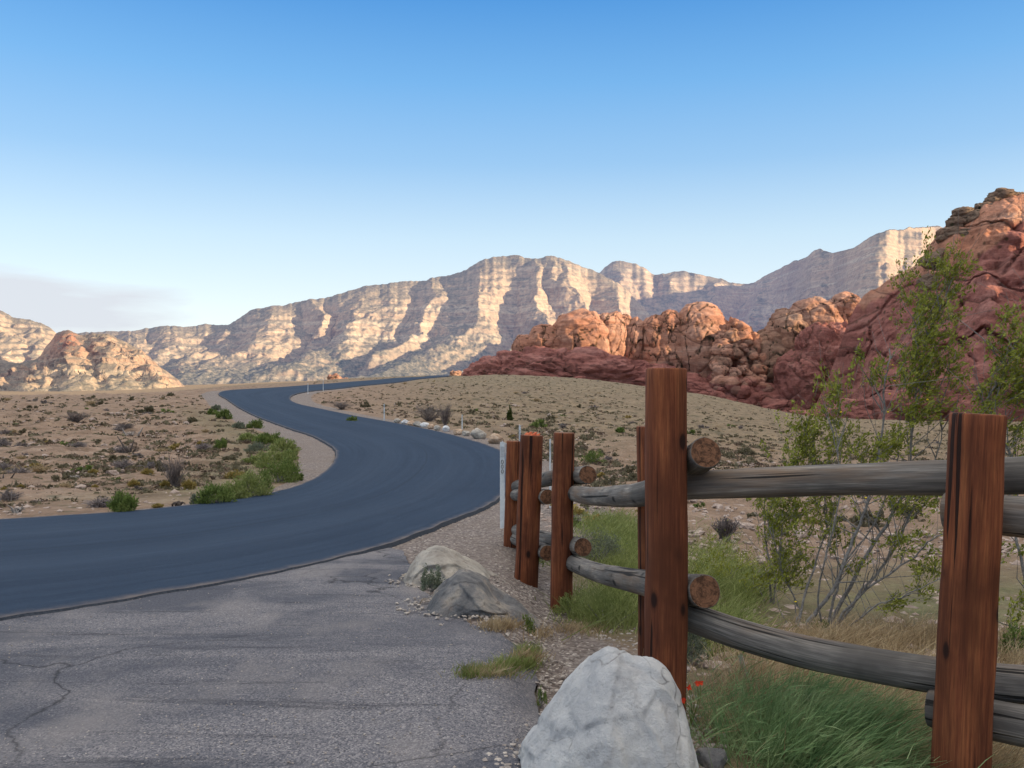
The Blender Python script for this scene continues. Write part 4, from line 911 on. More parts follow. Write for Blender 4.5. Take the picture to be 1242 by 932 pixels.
cl1 = [(975, 548, 7.9, 20, 26, 700, 1.2), (985, 528, 7.9, 14, 18, 300, 1.2), (968, 575, 7.9, 12, 18, 220, 1.4), (1010, 512, 7.4, 12, 14, 160, 1.2), (1012, 478, 7.4, 9, 20, 160, 1.4), (1016, 545, 7.6, 22, 14, 260, .6), (1045, 545, 7.5, 28, 10, 240, .3),
       (1060, 560, 7.5, 30, 10, 260, .7), (1040, 440, 7.4, 8, 12, 60, 1.2), (1060, 465, 7.4, 16, 10, 140, .4), (1055, 448, 7.4, 9, 12, 70, 1.0), (1098, 345, 7.6, 9, 10, 60, 1.0),
       (1150, 330, 7.5, 9, 20, 260, 1.2), (1143, 352, 7.5, 14, 22, 380, 1.1), (1130, 380, 7.6, 16, 22, 480, 1.0), (1112, 385, 7.6, 16, 14, 260, .8), (1118, 410, 7.6, 22, 18, 520, .9), (1108, 440, 7.6, 20, 18, 480, 1.0), (1140, 415, 7.6, 14, 10, 180, .4), (1110, 470, 7.6, 18, 16, 380, .9),
       (1100, 500, 7.6, 18, 14, 300, .6), (1128, 505, 7.6, 20, 8, 220, .5), (1152, 440, 7.5, 18, 6, 160, .6), (1090, 360, 7.6, 10, 12, 80, .9), (1085, 540, 7.8, 22, 12, 260, .5), (1120, 455, 7.6, 12, 18, 260, 1.1), (1138, 470, 7.6, 22, 7, 200, .7),
       (950, 640, 7.9, 24, 22, 560, 1.0), (965, 620, 7.9, 26, 14, 420, .3), (945, 680, 7.9, 18, 20, 380, .9), (930, 610, 7.9, 12, 12, 160, .5), (955, 705, 7.9, 22, 14, 300, .5), (1000, 600, 7.7, 30, 9, 260, .1), (1010, 635, 7.7, 16, 16, 280, .9),
       (1005, 655, 7.7, 12, 16, 200, 1.1), (1085, 610, 7.6, 24, 12, 240, .5), (1110, 615, 7.6, 24, 10, 220, .3), (1130, 600, 7.6, 18, 8, 120, .2), (1065, 655, 7.6, 16, 8, 110, .3), (1090, 665, 7.4, 16, 8, 120, .3), (1115, 655, 7.4, 14, 6, 80, .2),
       (1075, 735, 7.3, 16, 7, 150, .2), (1120, 695, 7.2, 12, 16, 200, 1.2), (1118, 720, 7.2, 8, 10, 90, .8), (940, 715, 7.8, 10, 10, 120, .7), (1030, 690, 7.6, 12, 8, 80, .4), (1010, 495, 7.5, 10, 12, 90, 1), (1165, 470, 7.5, 12, 9, 110, .4)]
cr1, C1 = creosote((985, 778, 7.6), st1, cl1, 'tall leaning green creosote bush between the two near fence posts', 41)
yf = []
for (px, py) in [(1083, 443), (1077, 500), (1079, 478), (1085, 462), (1050, 604), (1010, 590), (965, 730), (1125, 485), (1020, 500), (1060, 575)]:
    c = P(px, py, 7.35)-np.array(cr1.location); v, f = ico(1); link('flower', mesh_np('flower', v*.011*np.array([1, 1, .6])+c, f), M_YFLOWER, cr1)
st2 = [([(1262, 770, 7.0), (1240, 690, 7.0), (1226, 600, 7.0), (1205, 520, 7.0), (1190, 490, 7.0)], .014, .004), ([(1265, 770, 7.0), (1255, 640, 7.0), (1215, 540, 7.0), (1182, 505, 7.0), (1212, 450, 6.9), (1236, 400, 6.9), (1262, 350, 6.9)], .016, .003), ([(1265, 770, 7.0), (1275, 600, 7.0), (1270, 480, 7.0), (1250, 430, 7.0)], .015, .003)]
cl2 = [(1235, 402, 6.9, 10, 20, 240, 1.2), (1225, 430, 6.9, 16, 20, 380, 1.1), (1215, 462, 6.9, 18, 14, 340, .9), (1195, 480, 7, 16, 8, 180, .5), (1188, 500, 7, 18, 10, 200, .4), (1240, 460, 7, 16, 20, 380, 1.1), (1255, 430, 7, 16, 26, 400, 1), (1235, 488, 7, 20, 9, 240, .3), (1232, 520, 7, 14, 10, 140, .3), (1236, 535, 7, 16, 8, 120, .2),
       (1160, 385, 7.2, 8, 10, 20, 1), (1235, 668, 7, 14, 8, 90, .3), (1236, 735, 7, 14, 10, 160, .4), (1238, 770, 7, 14, 12, 160, .4), (1265, 500, 7, 20, 40, 500, 1), (1180, 740, 7.0, 8, 9, 40, .5), (1280, 620, 7, 20, 40, 400, 1), (1230, 560, 7, 14, 8, 70, .3)]
creosote((1262, 775, 7.0), st2, cl2, 'green creosote bush at the right edge behind the rightmost fence post', 43)
st3 = [([(932, 742, 8.6), (933, 690, 8.6), (930, 640, 8.6), (928, 605, 8.6)], .011, .004), ([(934, 742, 8.6), (940, 700, 8.6), (948, 660, 8.6)], .008, .003)]
creosote((933, 744, 8.6), st3, [(927, 618, 8.6, 9, 14, 160, 1.2), (930, 650, 8.6, 10, 8, 120, .5), (925, 700, 8.6, 16, 8, 180, .4), (943, 690, 8.6, 10, 8, 120, .5), (918, 712, 8.6, 12, 8, 120, .4)], 'slender young creosote stem left of the tall creosote bush', 44)

# --- green shrubs and grass behind and around the fence
leafy_thing('shrub', 870, 742, 75, 100, M_CREO, M_BARK, 'open olive green shrub right behind the tallest fence post', 'shrub', 'green shrubs behind the fence', 2600, .016, 51, d=9.5)
leafy_thing('shrub', 905, 735, 60, 80, M_CREO, M_BARK, 'olive green shrub left of the slender creosote stem', 'shrub', 'green shrubs behind the fence', 1500, .017, 52, d=10.5)
leafy_thing('shrub', 725, 690, 75, 52, M_SAGE, M_BARK, 'grey green sage shrub right of the third fence post', 'shrub', 'green shrubs behind the fence', 4200, .013, 53, d=10.8)
leafy_thing('shrub', 735, 768, 110, 62, M_GRASS, M_BARK, 'bright green low shrub at the foot of the third fence post', 'shrub', 'green shrubs behind the fence', 5200, .013, 54, thin=.16, up=.9, d=7.4)
leafy_thing('shrub', 690, 745, 40, 34, M_GRASS, M_BARK, 'small light green shrub touching the base of the third fence post', 'shrub', 'green shrubs behind the fence', 1500, .012, 55, d=7.75)
leafy_thing('shrub', 648, 686, 42, 40, M_GRASS, M_BARK, 'green shrub seen between the second and third fence posts', 'shrub', 'green shrubs behind the fence', 1300, .014, 56, d=9.8)
leafy_thing('shrub', 835, 800, 60, 46, M_SAGE, M_DRYBARK, 'pale grey green shrub under the lower rail near the tallest post', 'shrub', 'green shrubs behind the fence', 1900, .012, 57, d=5.7)
leafy_thing('shrub', 880, 790, 60, 44, M_SHRUB, M_DRYBARK, 'dark green leafy shrub under the lower rail left of the creosote bush', 'shrub', 'green shrubs behind the fence', 1500, .013, 58, d=6.4)
leafy_thing('shrub', 1000, 775, 40, 26, M_SHRUB, M_DRYBARK, 'low green shrub at the root of the tall creosote bush', 'shrub', 'green shrubs behind the fence', 700, .013, 59, d=7.6)
leafy_thing('shrub', 523, 714, 32, 32, M_SAGE, M_BARK, 'small round green plant growing in front of the tan boulder', 'shrub', None, 1200, .013, 61, d=7.35)
leafy_thing('shrub', 638, 772, 34, 26, M_SHRUB, M_BARK, 'small dark green plant at the right end of the grey boulder', 'shrub', None, 900, .011, 62, d=6.6)
leafy_thing('shrub', 655, 852, 22, 18, M_SHRUB, M_BARK, 'tiny green weed in the gravel behind the white boulder', 'shrub', None, 350, .009, 63, d=4.75, thin=.2, up=.9)
leafy_thing('shrub', 1232, 795, 40, 40, M_SHRUB, M_BARK, 'green shrub under the rails right of the rightmost post', 'shrub', None, 700, .014, 64, d=6.6)

def grass_field(name, pts, n, h, w, mat, label, seed, lean=(.0, .0), spread=.12, kind='stuff'):
    """grass growing over a patch; pts = list of (px,py,rx,ry) ground patches"""
    r = np.random.default_rng(seed); B = []; tot = sum(p[4] if len(p) > 4 else 1 for p in pts)
    for p in pts:
        m = int(n*(p[4] if len(p) > 4 else 1)/tot); a = r.normal(size=(m, 2))*.55
        for q in a:
            g = G(p[0]+q[0]*p[2], p[1]+q[1]*p[3]); B.append(g)
    B = np.array(B); m = len(B); hh = h*r.uniform(.4, 1.15, m); off = r.normal(size=(m, 2))*spread*(hh/h)[:, None]+np.array(lean)*(hh/h)[:, None]
    tip = B+np.concatenate([off, hh[:, None]], 1); mid = B*.5+tip*.5; mid[:, 2] += hh*.18; B[:, 2] -= .01
    V, Fc = blades(B, tip, mid, w, r)
    o = link(name, mesh_np(name, V, Fc, False), mat); return tag(o, label, 'grass', None, kind)
grass_field('grass', [(735, 640, 40, 14, 1), (765, 655, 40, 20, 1), (760, 690, 40, 24, 1.2), (750, 740, 50, 20, 1.5), (860, 700, 40, 40, 1.4), (870, 770, 40, 22, 1), (900, 720, 30, 22, .8)], 15000, .17, .006, M_GRASS, 'fresh green grass behind the log fence', 71, (.05, 0))
grass_field('grass', [(1000, 860, 130, 40, 2), (1080, 900, 90, 40, 2), (930, 830, 60, 30, 1), (1000, 790, 90, 14, 1.2), (1100, 780, 90, 14, 1), (1090, 830, 60, 30, 1), (1225, 800, 40, 30, .6)], 11000, .20, .004, M_DRY, 'tan dry grass under the lower fence rail', 72, (.08, 0), .13)
grass_field('grass', [(590, 818, 30, 6, 1), (625, 808, 26, 6, 1), (640, 792, 14, 6, .5), (570, 822, 12, 4, .4)], 1900, .055, .0035, M_GRASS, 'short green grass growing in the broken pavement edge', 73, (.01, 0), .03)
grass_field('grass', [(610, 760, 26, 5, 1), (590, 820, 30, 5, .8), (655, 772, 12, 6, .3), (700, 765, 40, 8, 1), (640, 800, 20, 6, .6)], 1700, .06, .004, M_DRY, 'sparse dry grass blades between the grey boulder and the third fence post', 74, (.01, 0), .04)

# rabbitbrush: swept green sheaf at bottom right
def rabbit():
    r = np.random.default_rng(81); base = P(925, 985, 4.15); t = thing('rabbitbrush', base, 'feathery blue green bush swept to the right under the lower rail', 'bush')
    n = 9000; b = r.normal(size=(n, 3))*np.array([.13, .13, .01])+np.array([.05, 0, 0]); u = r.random(n); a = r.normal(.32, .34, n)
    L = r.uniform(.22, .72, n); dx = np.where(r.random(n) < .8, np.abs(np.sin(a+.25)), -np.abs(np.sin(a))*.55)
    tip = b+np.stack([dx*L*1.15, r.normal(size=n)*.22, L*np.clip(np.cos(a*.9), .35, 1)*.86], -1); mid = b*.5+tip*.5+np.stack([-dx*.08, 0*L, L*.16], -1)
    V, Fc = blades(b, tip, mid, .0042, r)
    # fine side sprays
    i = r.integers(0, n, 9000); f = r.uniform(.45, .95, 9000)[:, None]; s = b[i]*(1-f)**2+2*mid[i]*f*(1-f)+tip[i]*f*f; e = s+np.stack([r.uniform(.02, .12, 9000), r.normal(size=9000)*.04, r.uniform(-.01, .07, 9000)], -1)
    V2, F2 = blades(s, e, (s+e)/2+np.array([0, 0, .012]), .003, r); V, Fc = join([(V, Fc), (V2, F2)])
    link('foliage', mesh_np('foliage', V, Fc, False), M_RABBIT, t)
    m = 2200; bb = r.normal(size=(m, 3))*np.array([.3, .2, .01])+np.array([.5, .1, .0]); tt = bb+np.stack([r.uniform(.1, .5, m), r.normal(size=m)*.1, r.uniform(.15, .55, m)], -1); link('dry_stems', mesh_np('dry_stems', *blades(bb, tt, bb*.5+tt*.5+np.array([0, 0, .1]), .0035, r), smooth=False), M_DRY, t)
rabbit()
# red wild flower
def flower():
    base = P(838, 880, 4.2); t = thing('wildflower', base, 'slender plant with red blooms right of the tallest post', 'flower'); r = np.random.default_rng(5); st = []; hd = []
    for (px, py, d) in [(850, 828, 4.15), (836, 834, 4.12), (823, 847, 4.1), (829, 850, 4.1), (846, 829, 4.14)]:
        e = P(px, py, d)-base; st.append(tube([np.zeros(3), e*.5+np.array([.02, 0, .02]), e], [.0022, .0018, .0014], 5))
        hd = []
        for k in range(9):
            a = r.uniform(0, 6.28); v = np.array([math.cos(a), r.normal()*.4, math.sin(a)]); v /= np.linalg.norm(v); w = np.cross(v, [0, 1, .2]); hd.append(leafquads(np.array([e+v*.006]), np.array([v*.010]), np.array([w*.006])))
        link('bloom', mesh_np('bloom', *join(hd), smooth=False), M_FLOWER, t)
    link('stem', mesh_np('stem', *join(st)), M_GRASS, t)
flower()
# twisted pale stick under the rail
stick = catmull([P(898, 795, 5.2), P(903, 815, 5.2), P(910, 830, 5.15), P(903, 848, 5.1), P(905, 868, 5.1), P(897, 880, 5.05)], 6)
o = link('dead_branch', mesh_np('dead_branch', *tube(stick-stick[-1], np.linspace(.014, .022, len(stick)), 8)), M_DRYBARK); o.location = Vector(stick[-1]); tag(o, 'twisted pale dead branch standing under the lower rail', 'branch')

# --- left field: named bushes read from the photo
lf = [(149, 622, 40, 26, M_SHRUB, 'round dark green bush alone on the near left road edge'), (262, 612, 50, 28, M_SHRUB, 'green bush at the left end of the roadside shrub belt'), (243, 612, 26, 16, M_SAGE, 'small pale green bush at the very left of the shrub belt'),
      (303, 603, 56, 34, M_GRASS, 'wide light green bush in the middle of the shrub belt'), (338, 585, 50, 32, M_SHRUB, 'tall dark green bush at the inside of the road bend'), (352, 572, 30, 28, M_GRASS, 'bright green bush closest to the gravel shoulder'),
      (345, 548, 38, 16, M_GRASS, 'light green bush at the top of the shrub belt'), (325, 538, 40, 14, M_SHRUB, 'mid green bush above the shrub belt'), (309, 520, 22, 12, M_SHRUB, 'small green bush beside the curving gravel shoulder'), (272, 509, 20, 13, M_SHRUB, 'dark green bush left of the far shoulder'),
      (268, 544, 18, 13, M_SHRUB, 'small dark green bush in the open left field'), (181, 500, 13, 9, M_SCRUB, 'dark bush far out on the left field'), (306, 562, 28, 10, M_GRASS, 'low yellow green bush left of the shrub belt'), (277, 561, 22, 8, M_SCRUB, 'flat dull bush in the field left of the shrub belt'), (233, 513, 12, 6, M_SCRUB, 'little dull bush in the upper left field'), (207, 482, 9, 5, M_SCRUB, 'tiny dark bush on the left crest')]
lf += [(285, 606, 40, 24, M_GRASS, 'yellow green bush between the left end and middle of the shrub belt'), (318, 598, 34, 30, M_SHRUB, 'dark bush right of the wide light green bush'), (357, 583, 22, 20, M_SHRUB, 'small bush at the right tip of the shrub belt beside the road'),
       (330, 566, 44, 22, M_GRASS, 'pale green bush behind the tall dark bush'), (352, 558, 26, 14, M_SHRUB, 'dark low bush touching the gravel shoulder'), (312, 548, 34, 12, M_SAGE, 'dull green low bush above the belt'), (300, 535, 26, 10, M_GRASS, 'yellowish low bush beside the upper shoulder'),
       (290, 521, 20, 9, M_SAGE, 'small sage bush beside the upper shoulder'), (258, 503, 14, 7, M_SHRUB, 'small bush at the start of the far shoulder'), (288, 580, 30, 12, M_YEL, 'yellow dry bush left of the shrub belt middle'), (262, 497, 12, 6, M_SAGE, 'tiny sage bush at the far shoulder')]
for k, (px, py, w, h, m, lab) in enumerate(lf):
    g = G(px, py); kk = g[1]/F
    leafy_thing('desert_bush', px, py, w, h, m, M_BARK, lab, 'bush', 'green bushes on the left side of the road', 2600 if w > 35 else 1100, max(.03, 1.5*kk), 100+k, thin=.3, up=.6)
for k, (px, py, w, h, lab) in enumerate([(213, 592, 50, 42, 'largest bare grey branched shrub in the left field'), (92, 514, 40, 14, 'wide low bare grey shrub on the upper left field'), (152, 523, 28, 9, 'low bare shrub right of the wide grey one')]):
    g = G(px, py); kk = g[1]/F; r = np.random.default_rng(140+k); o = link('bare_shrub', mesh_np('bare_shrub', *bare_geo(w*kk/2, h*kk, r, 60, .012*g[1]/25)), M_PINKB); o.location = Vector(g); tag(o, lab, 'shrub', 'bare grey shrubs')
for k, (px, py, w, h, lab) in enumerate([(520, 512, 60, 22, 'wide bare pinkish shrub right of the road above the boulder row'), (540, 517, 26, 26, 'upright bare shrub above the boulder row'), (415, 497, 40, 10, 'low bare shrub inside the far bend'), (880, 655, 40, 26, 'bare grey shrub seen between the fence rails')]):
    g = G(px, py); kk = g[1]/F; r = np.random.default_rng(150+k); o = link('bare_shrub', mesh_np('bare_shrub', *bare_geo(w*kk/2, h*kk, r, 60, .02)), M_PINKB); o.location = Vector(g); tag(o, lab, 'shrub', 'bare grey shrubs')
# columnar shrub on the right slope
g = G(618, 512); r = np.random.default_rng(160); L, S = bush_geo(1800, 3.9*g[1]/F, 19*g[1]/F, .06, r); t = thing('young_juniper', g, 'small upright cone shaped evergreen alone on the slope', 'shrub')
link('foliage', mesh_np('foliage', *L, smooth=False), M_CREO_DK, t); link('stems', mesh_np('stems', *S), M_BARK, t)
for k, (px, py, w, h, lab) in enumerate([(652, 518, 26, 10, 'flat green bush right of the little evergreen'), (645, 560, 30, 18, 'green bush on the slope above the third fence post'), (720, 562, 36, 18, 'dark green bush on the slope behind the middle rails'), (443, 495, 12, 8, 'round dark bush near the marker post at the boulder row'), (428, 512, 16, 8, 'green bush just inside the road near the boulder row'), (740, 590, 22, 16, 'yellow green bush above the upper rail'), (752, 525, 12, 7, 'small bush at the middle of the far slope'), (905, 552, 24, 10, 'low bush right of the round rail end')]):
    leafy_thing('slope_bush', px, py, w, h, M_SCRUB if k % 2 else M_SHRUB, M_BARK, lab, 'bush', 'bushes on the slope right of the road', 900, max(.025, 1.3*G(px, py)[1]/F), 170+k, thin=.35)

# dead yucca stumps and leaning stalks in the left field
def stump(seed, h, w):
    r = np.random.default_rng(seed); st = []
    for i in range(r.integers(2, 5)):
        b = np.array([r.normal()*w*.6, r.normal()*w*.4, -.05]); e = b+np.array([r.normal()*h*.35, r.normal()*h*.2, h*r.uniform(.5, 1)]); m = (b+e)/2+r.normal(size=3)*h*.08; st.append(tube([b, m, e], [w*.3, w*.24, w*.10], 7))
    for i in range(26):
        a = r.uniform(0, 6.28); b = np.array([r.normal()*w*.4, r.normal()*w*.4, 0]); e = b+np.array([math.cos(a)*w*1.5, math.sin(a)*w*1.5, h*r.uniform(.05, .35)]); st.append(tube([b, (b+e)/2+np.array([0, 0, .05]), e], [.018, .012, .003], 3))
    return join(st)
stl = [(160, 551, 24, 'dark'), (88, 582, 14, 'pale'), (56, 552, 12, 'dark'), (21, 622, 15, 'pale'), (6, 586, 16, 'dark'), (123, 614, 16, 'pale'), (216, 614, 14, 'dark'), (158, 528, 14, 'pale'), (44, 612, 9, 'dark'), (170, 596, 12, 'dark'), (90, 548, 8, 'dark')]
STL = ['dark broken yucca stump in the middle of the left field', 'two pale leaning dead stalks left of the yellow tufts', 'thin dark stump far left of the field', 'pale leaning dead stalk near the left picture edge by the road', 'dark forked stump at the left picture edge', 'pale dead stalk left of the round green bush',
       'dark low stump just above the road right of the round green bush', 'pale curved fallen stalk above the dark broken stump', 'short dark stub beside the pale leaning stalk', 'short dark stump left of the large bare shrub', 'very short dark stub in the upper left field']
for k, (px, py, hp, c) in enumerate(stl):
    g = G(px, py); kk = g[1]/F; o = link('dead_yucca', mesh_np('dead_yucca', *stump(200+k, hp*kk, 5*kk)), M_DARKBARK if c == 'dark' else M_DRYBARK); o.location = Vector(g); tag(o, STL[k], 'dead plant', 'dead yucca stumps in the left field')
for k, (px, py, w, h) in enumerate([(179, 580, 18, 12), (162, 592, 17, 10), (229, 594, 20, 12), (191, 616, 16, 5), (113, 576, 14, 7), (115, 594, 10, 6), (25, 593, 9, 5), (200, 592, 14, 9), (243, 541, 10, 6), (5, 597, 10, 6), (78, 601, 9, 5)]):
    g = G(px, py); kk = g[1]/F; r = np.random.default_rng(230+k); o = link('grass_tuft', mesh_np('grass_tuft', *tuft_geo(w*kk*.5, h*kk*1.2, r, 420, .02), smooth=False), M_YEL); o.location = Vector(g)
    tag(o, 'rounded yellow dry grass tuft in the left field', 'grass tuft', 'yellow grass tufts in the left field')

# small scrub: individual plants over both fields
protos = []
for k in range(5):
    r = np.random.default_rng(300+k); L, S = bush_geo(320, .34, .28, .045, r, thin=.4, stems=6, hollow=.05); protos.append(mesh_np('desert_scrub', *L, smooth=False)); protos[-1].materials.append([M_SCRUB, M_SHRUB, M_SCRUB, M_YEL, M_PINKB][k])
bare_p = []
for k in range(2):
    r = np.random.default_rng(310+k); m = mesh_np('desert_scrub', *tuft_geo(.4, .4, r, 150, .02), smooth=False); m.materials.append([M_PINKB, M_DRY][k]); bare_p.append(m)
allp_ = protos+bare_p
r = np.random.default_rng(400); cand = []
def ok(g, margin=1.2):
    w = 4.6 if g[0] < 0 and 20 < g[1] < 130 else margin
    return road_dist(g[0], g[1]) > w and not in_pave(g)
while len(cand) < 240:
    if r.random() < .45: px = r.uniform(0, 330); py = 484+(628-484)*r.random()**1.6
    else: px = r.uniform(560, 1150) if r.random() < .8 else r.uniform(390, 600); py = 462+(640-462)*r.random()**1.5
    g = G(px, py)
    if g[1] < 400 and g[1] > 14 and abs(CY+(CAMZ-g[2])*F/g[1]-py) < 3 and ok(g): cand.append((px, py, g))
for px, py, g in cand:
    left = px < 340; m = allp_[r.choice(len(allp_), p=[.22, .1, .2, .12, .14, .1, .12])]
    o = bpy.data.objects.new('desert_scrub', m); COL.objects.link(o); o.location = Vector(g); s = r.uniform(.45, 1.25)*(1 if g[1] < 60 else 1.5); o.scale = (s, s, s*r.uniform(.6, 1)); o.rotation_euler = (0, 0, r.uniform(0, 6.28))
    tag(o, 'low dusty scrub plant on the open left field' if left else 'low dusty scrub plant on the slope right of the road', 'scrub plant', 'scrub plants scattered on the left field' if left else 'scrub plants scattered on the right slope')
# the rest of the scrub, past counting
def scrub_stuff(name, label, mat, seed, count, flat, lo, hi):
    r = np.random.default_rng(seed); Cs = []; As = []; Bs = []
    for n in range(count):
        px = r.uniform(-60, 1300); py = 456+(600-456)*r.random()**1.35
        if px < 380:
            if r.random() < .42: continue
            py = 480+(632-480)*r.random()**1.1
        g = G(px, py)
        if g[1] > 480 or g[1] < 12 or abs(CY+(CAMZ-g[2])*F/g[1]-py) > 3 or road_dist(g[0], g[1]) < (2.4 if g[0] < 0 else 1.3) or in_pave(g): continue
        s = r.uniform(lo, hi)*(1+g[1]/500)*(.45+.55*min(1, g[1]/50)); m = 13; c = randdir(m, r)*np.array([s, s, s*flat]); c[:, 2] = np.abs(c[:, 2]); Cs.append(c*.8+g); a = randdir(m, r)+np.array([0, 0, .5]); As.append(a/np.linalg.norm(a, axis=1)[:, None]*s*.42); Bs.append(randdir(m, r)*s*.3)
    V, Fc = leafquads(np.vstack(Cs), np.vstack(As), np.vstack(Bs)); tag(link(name, mesh_np(name, V, Fc, False), mat), label, 'scrub', None, 'stuff')
scrub_stuff('low_scrub', 'fine dusty green desert scrub covering both fields and the far slope', M_SCRUB, 410, 9500, .65, .07, .25)
scrub_stuff('dead_scrub', 'fine brown dead scrub and dry litter between the green plants of the fields', M_BROWN, 411, 9500, .42, .06, .22)
def stones():
    r = np.random.default_rng(420); v, f = ico(1); parts = []
    def put(g, s):
        q = v*(1+.25*r.normal(size=(len(v), 1)))*np.array([1.2, 1, .7])*s; a = r.uniform(0, 6.28); cs, sn = math.cos(a), math.sin(a); q = np.stack([q[:, 0]*cs-q[:, 1]*sn, q[:, 0]*sn+q[:, 1]*cs, q[:, 2]], -1); parts.append((q+g, f))
    for k in range(7000):                                     # beyond the fence and the fields
        if r.random() < .5: px = r.uniform(790, 1260); py = 560+(820-560)*r.random()**1.3
        else: px = r.uniform(-20, 800); py = 490+(640-490)*r.random()
        g = G(px, py)
        if g[1] > 90 or not ok(g, .9): continue
        put(g, r.uniform(.010, .036)*(1+g[1]/26)*(1.0 if r.random() < .93 else 2.2))
    tag(link('scattered_stones', mesh_np('scattered_stones', *join(parts), smooth=False), M_STONE), 'pale pinkish stones strewn over the desert ground', 'stones', None, 'stuff')
    parts.clear(); m = 0
    while m < 5200:                                     # gravel apron
        px = r.uniform(500, 880); py = 625+(940-625)*r.random()**.8; g = G(px, py); m += 1
        if in_pave(g) and r.random() < .97: continue
        if px > 690+(py-640)*.75 or not road_dist(g[0], g[1]) > .1: continue
        put(g, r.uniform(.005, .016))
    for k in range(900):
        g = G(r.uniform(-20, 640), r.uniform(700, 932)); 
        if in_pave(g): put(g+np.array([0, 0, .015]), r.uniform(.002, .005))
    for (px, py, d, rx, ry, cnt) in [(735, 0, 3.72, .42, .42, 420), (575, 0, 6.95, .50, .45, 200), (545, 0, 8.3, .5, .5, 160)]:
        cx = (px-CX)/F*d
        for k in range(cnt):
            a = r.uniform(0, 6.28); q = r.uniform(.82, 1.25); x = cx+math.cos(a)*rx*q; y = d+math.sin(a)*ry*q; put(np.array([x, y, float(Hz(x, y))+.008]), r.uniform(.004, .016))
    tag(link('gravel_stones', mesh_np('gravel_stones', *join(parts), smooth=False), mat_plain('gravel_pebble', (.20, .17, .155), (.52, .46, .40), 9)), 'loose gravel pebbles on the verge between pavement and fence', 'gravel', None, 'stuff')
stones()

# ------------------------------------------------------------------ light, sky, camera
AZ = math.atan2(.94, -.34); EL_ = R(12)      # direction to the sun: x = sin(AZ), y = cos(AZ)
sd = Vector((math.sin(AZ)*math.cos(EL_), math.cos(AZ)*math.cos(EL_), math.sin(EL_)))
sun = bpy.data.lights.new('sun', 'SUN'); sun.energy = 10.0; sun.angle = R(.53); sun.color = (1.0, .76, .47)
so = bpy.data.objects.new('sun', sun); COL.objects.link(so); so.rotation_euler = sd.to_track_quat('Z', 'Y').to_euler()
w = bpy.data.worlds.new('World'); scene.world = w; w.use_nodes = True; nt = w.node_tree; nt.nodes.clear()
N = lambda t, **k: [setattr(x, a, b) or x for x in [nt.nodes.new(t)] for a, b in (list(k.items()) or [('label', '')])][-1]
out = nt.nodes.new('ShaderNodeOutputWorld'); bg = nt.nodes.new('ShaderNodeBackground'); sky = nt.nodes.new('ShaderNodeTexSky')
sky.sky_type = 'NISHITA'; sky.sun_disc = False; sky.sun_elevation = EL_; sky.sun_rotation = AZ; sky.altitude = 1200; sky.air_density = 1.0; sky.dust_density = .6; sky.ozone_density = 1.5
tc = nt.nodes.new('ShaderNodeTexCoord'); sx = nt.nodes.new('ShaderNodeSeparateXYZ'); nt.links.new(tc.outputs['Generated'], sx.inputs[0])
rp = nt.nodes.new('ShaderNodeValToRGB'); nt.links.new(sx.outputs[2], rp.inputs[0]); e = rp.color_ramp.elements
SKY = [(0.0, (.95, .97, .95)), (.08, (.82, .91, .95)), (.16, (.60, .78, .92)), (.24, (.32, .57, .87)), (.32, (.17, .45, .84)), (.40, (.07, .31, .74)), (.46, (.07, .29, .72)), (.54, (.9, .95, 1.05)), (.64, (1.75, 1.68, 1.58)), (1.0, (1.8, 1.7, 1.58))]  # overhead stops raised above the view to fill the shaded foreground
while len(e) < len(SKY): e.new(.5)
for k, (p, c) in enumerate(SKY): e[k].position = p; e[k].color = c+(1,)
# scale the physical sky to working strength, then lean it toward the set gradient
ms = nt.nodes.new('ShaderNodeMix'); ms.data_type = 'RGBA'; ms.blend_type = 'MIX'; ms.inputs[0].default_value = .75
sc_ = nt.nodes.new('ShaderNodeMix'); sc_.data_type = 'RGBA'; sc_.blend_type = 'MULTIPLY'; sc_.inputs[0].default_value = 1; nt.links.new(rp.outputs[0], sc_.inputs[6]); sc_.inputs[7].default_value = (8.0, 8.0, 8.0, 1)
nt.links.new(sky.outputs[0], ms.inputs[6]); nt.links.new(sc_.outputs[2], ms.inputs[7])
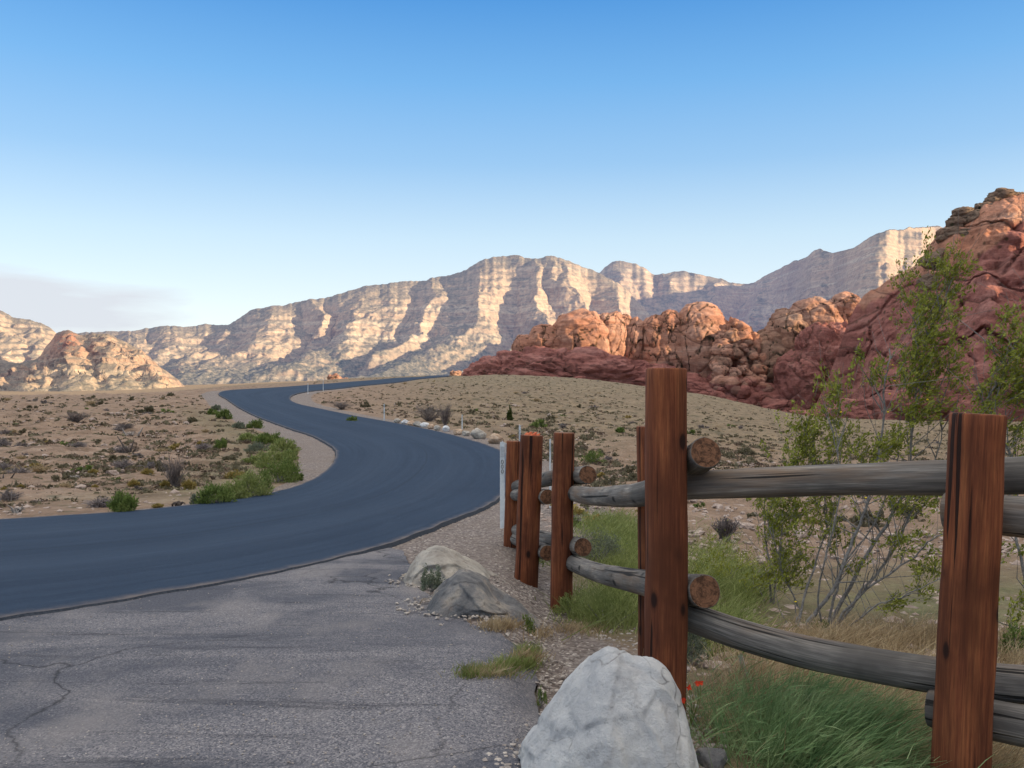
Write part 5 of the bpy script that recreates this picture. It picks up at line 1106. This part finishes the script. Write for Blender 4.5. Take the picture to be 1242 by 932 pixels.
# thin cloud bank low at the left
nz = nt.nodes.new('ShaderNodeTexNoise'); mp = nt.nodes.new('ShaderNodeMapping'); nt.links.new(tc.outputs['Generated'], mp.inputs[0]); mp.inputs['Scale'].default_value = (4, 4, 22); nt.links.new(mp.outputs[0], nz.inputs['Vector']); nz.inputs['Scale'].default_value = 1.3; nz.inputs['Detail'].default_value = 6
def M(op, a, b=0.0, clamp=False):
    m = nt.nodes.new('ShaderNodeMath'); m.operation = op; m.use_clamp = clamp
    for x, i in ((a, 0), (b, 1)):
        if isinstance(x, (int, float)): m.inputs[i].default_value = x
        else: nt.links.new(x, m.inputs[i])
    return m.outputs[0]
cd = P(20, 373, 1.0)-np.array([0, 0, CAMZ]); cd /= np.linalg.norm(cd); zz = M('DIVIDE', M('SUBTRACT', sx.outputs[2], float(cd[2])), .040); azx = M('DIVIDE', M('SUBTRACT', sx.outputs[0], float(cd[0])), .14)
rr2 = M('ADD', M('MULTIPLY', zz, zz), M('MULTIPLY', azx, azx)); front = M('GREATER_THAN', sx.outputs[1], 0.0)
cm = M('MULTIPLY', M('MULTIPLY', M('SUBTRACT', M('ADD', 1.25, M('MULTIPLY', M('SUBTRACT', nz.outputs['Fac'], .5), 2.6)), rr2), 1.5, True), front)
cl = nt.nodes.new('ShaderNodeMix'); cl.data_type = 'RGBA'; nt.links.new(M('MULTIPLY', cm, .9), cl.inputs[0]); nt.links.new(ms.outputs[2], cl.inputs[6]); cl.inputs[7].default_value = (4.9, 5.15, 5.6, 1)
nt.links.new(cl.outputs[2], bg.inputs[0]); bg.inputs[1].default_value = .15; nt.links.new(bg.outputs[0], out.inputs[0])

cam = bpy.data.cameras.new('camera'); cam.sensor_width = 36; cam.lens = F/1242*36; cam.clip_start = .05; cam.clip_end = 60000
co = bpy.data.objects.new('camera', cam); COL.objects.link(co); co.location = (0, 0, CAMZ); co.rotation_euler = (R(90), 0, 0); scene.camera = co
scene.view_settings.view_transform = 'Standard'; scene.view_settings.look = 'None'; scene.view_settings.exposure = 0; scene.view_settings.gamma = 1
scene.render.engine = 'CYCLES'; scene.cycles.max_bounces = 5; scene.cycles.diffuse_bounces = 3; scene.cycles.transparent_max_bounces = 4
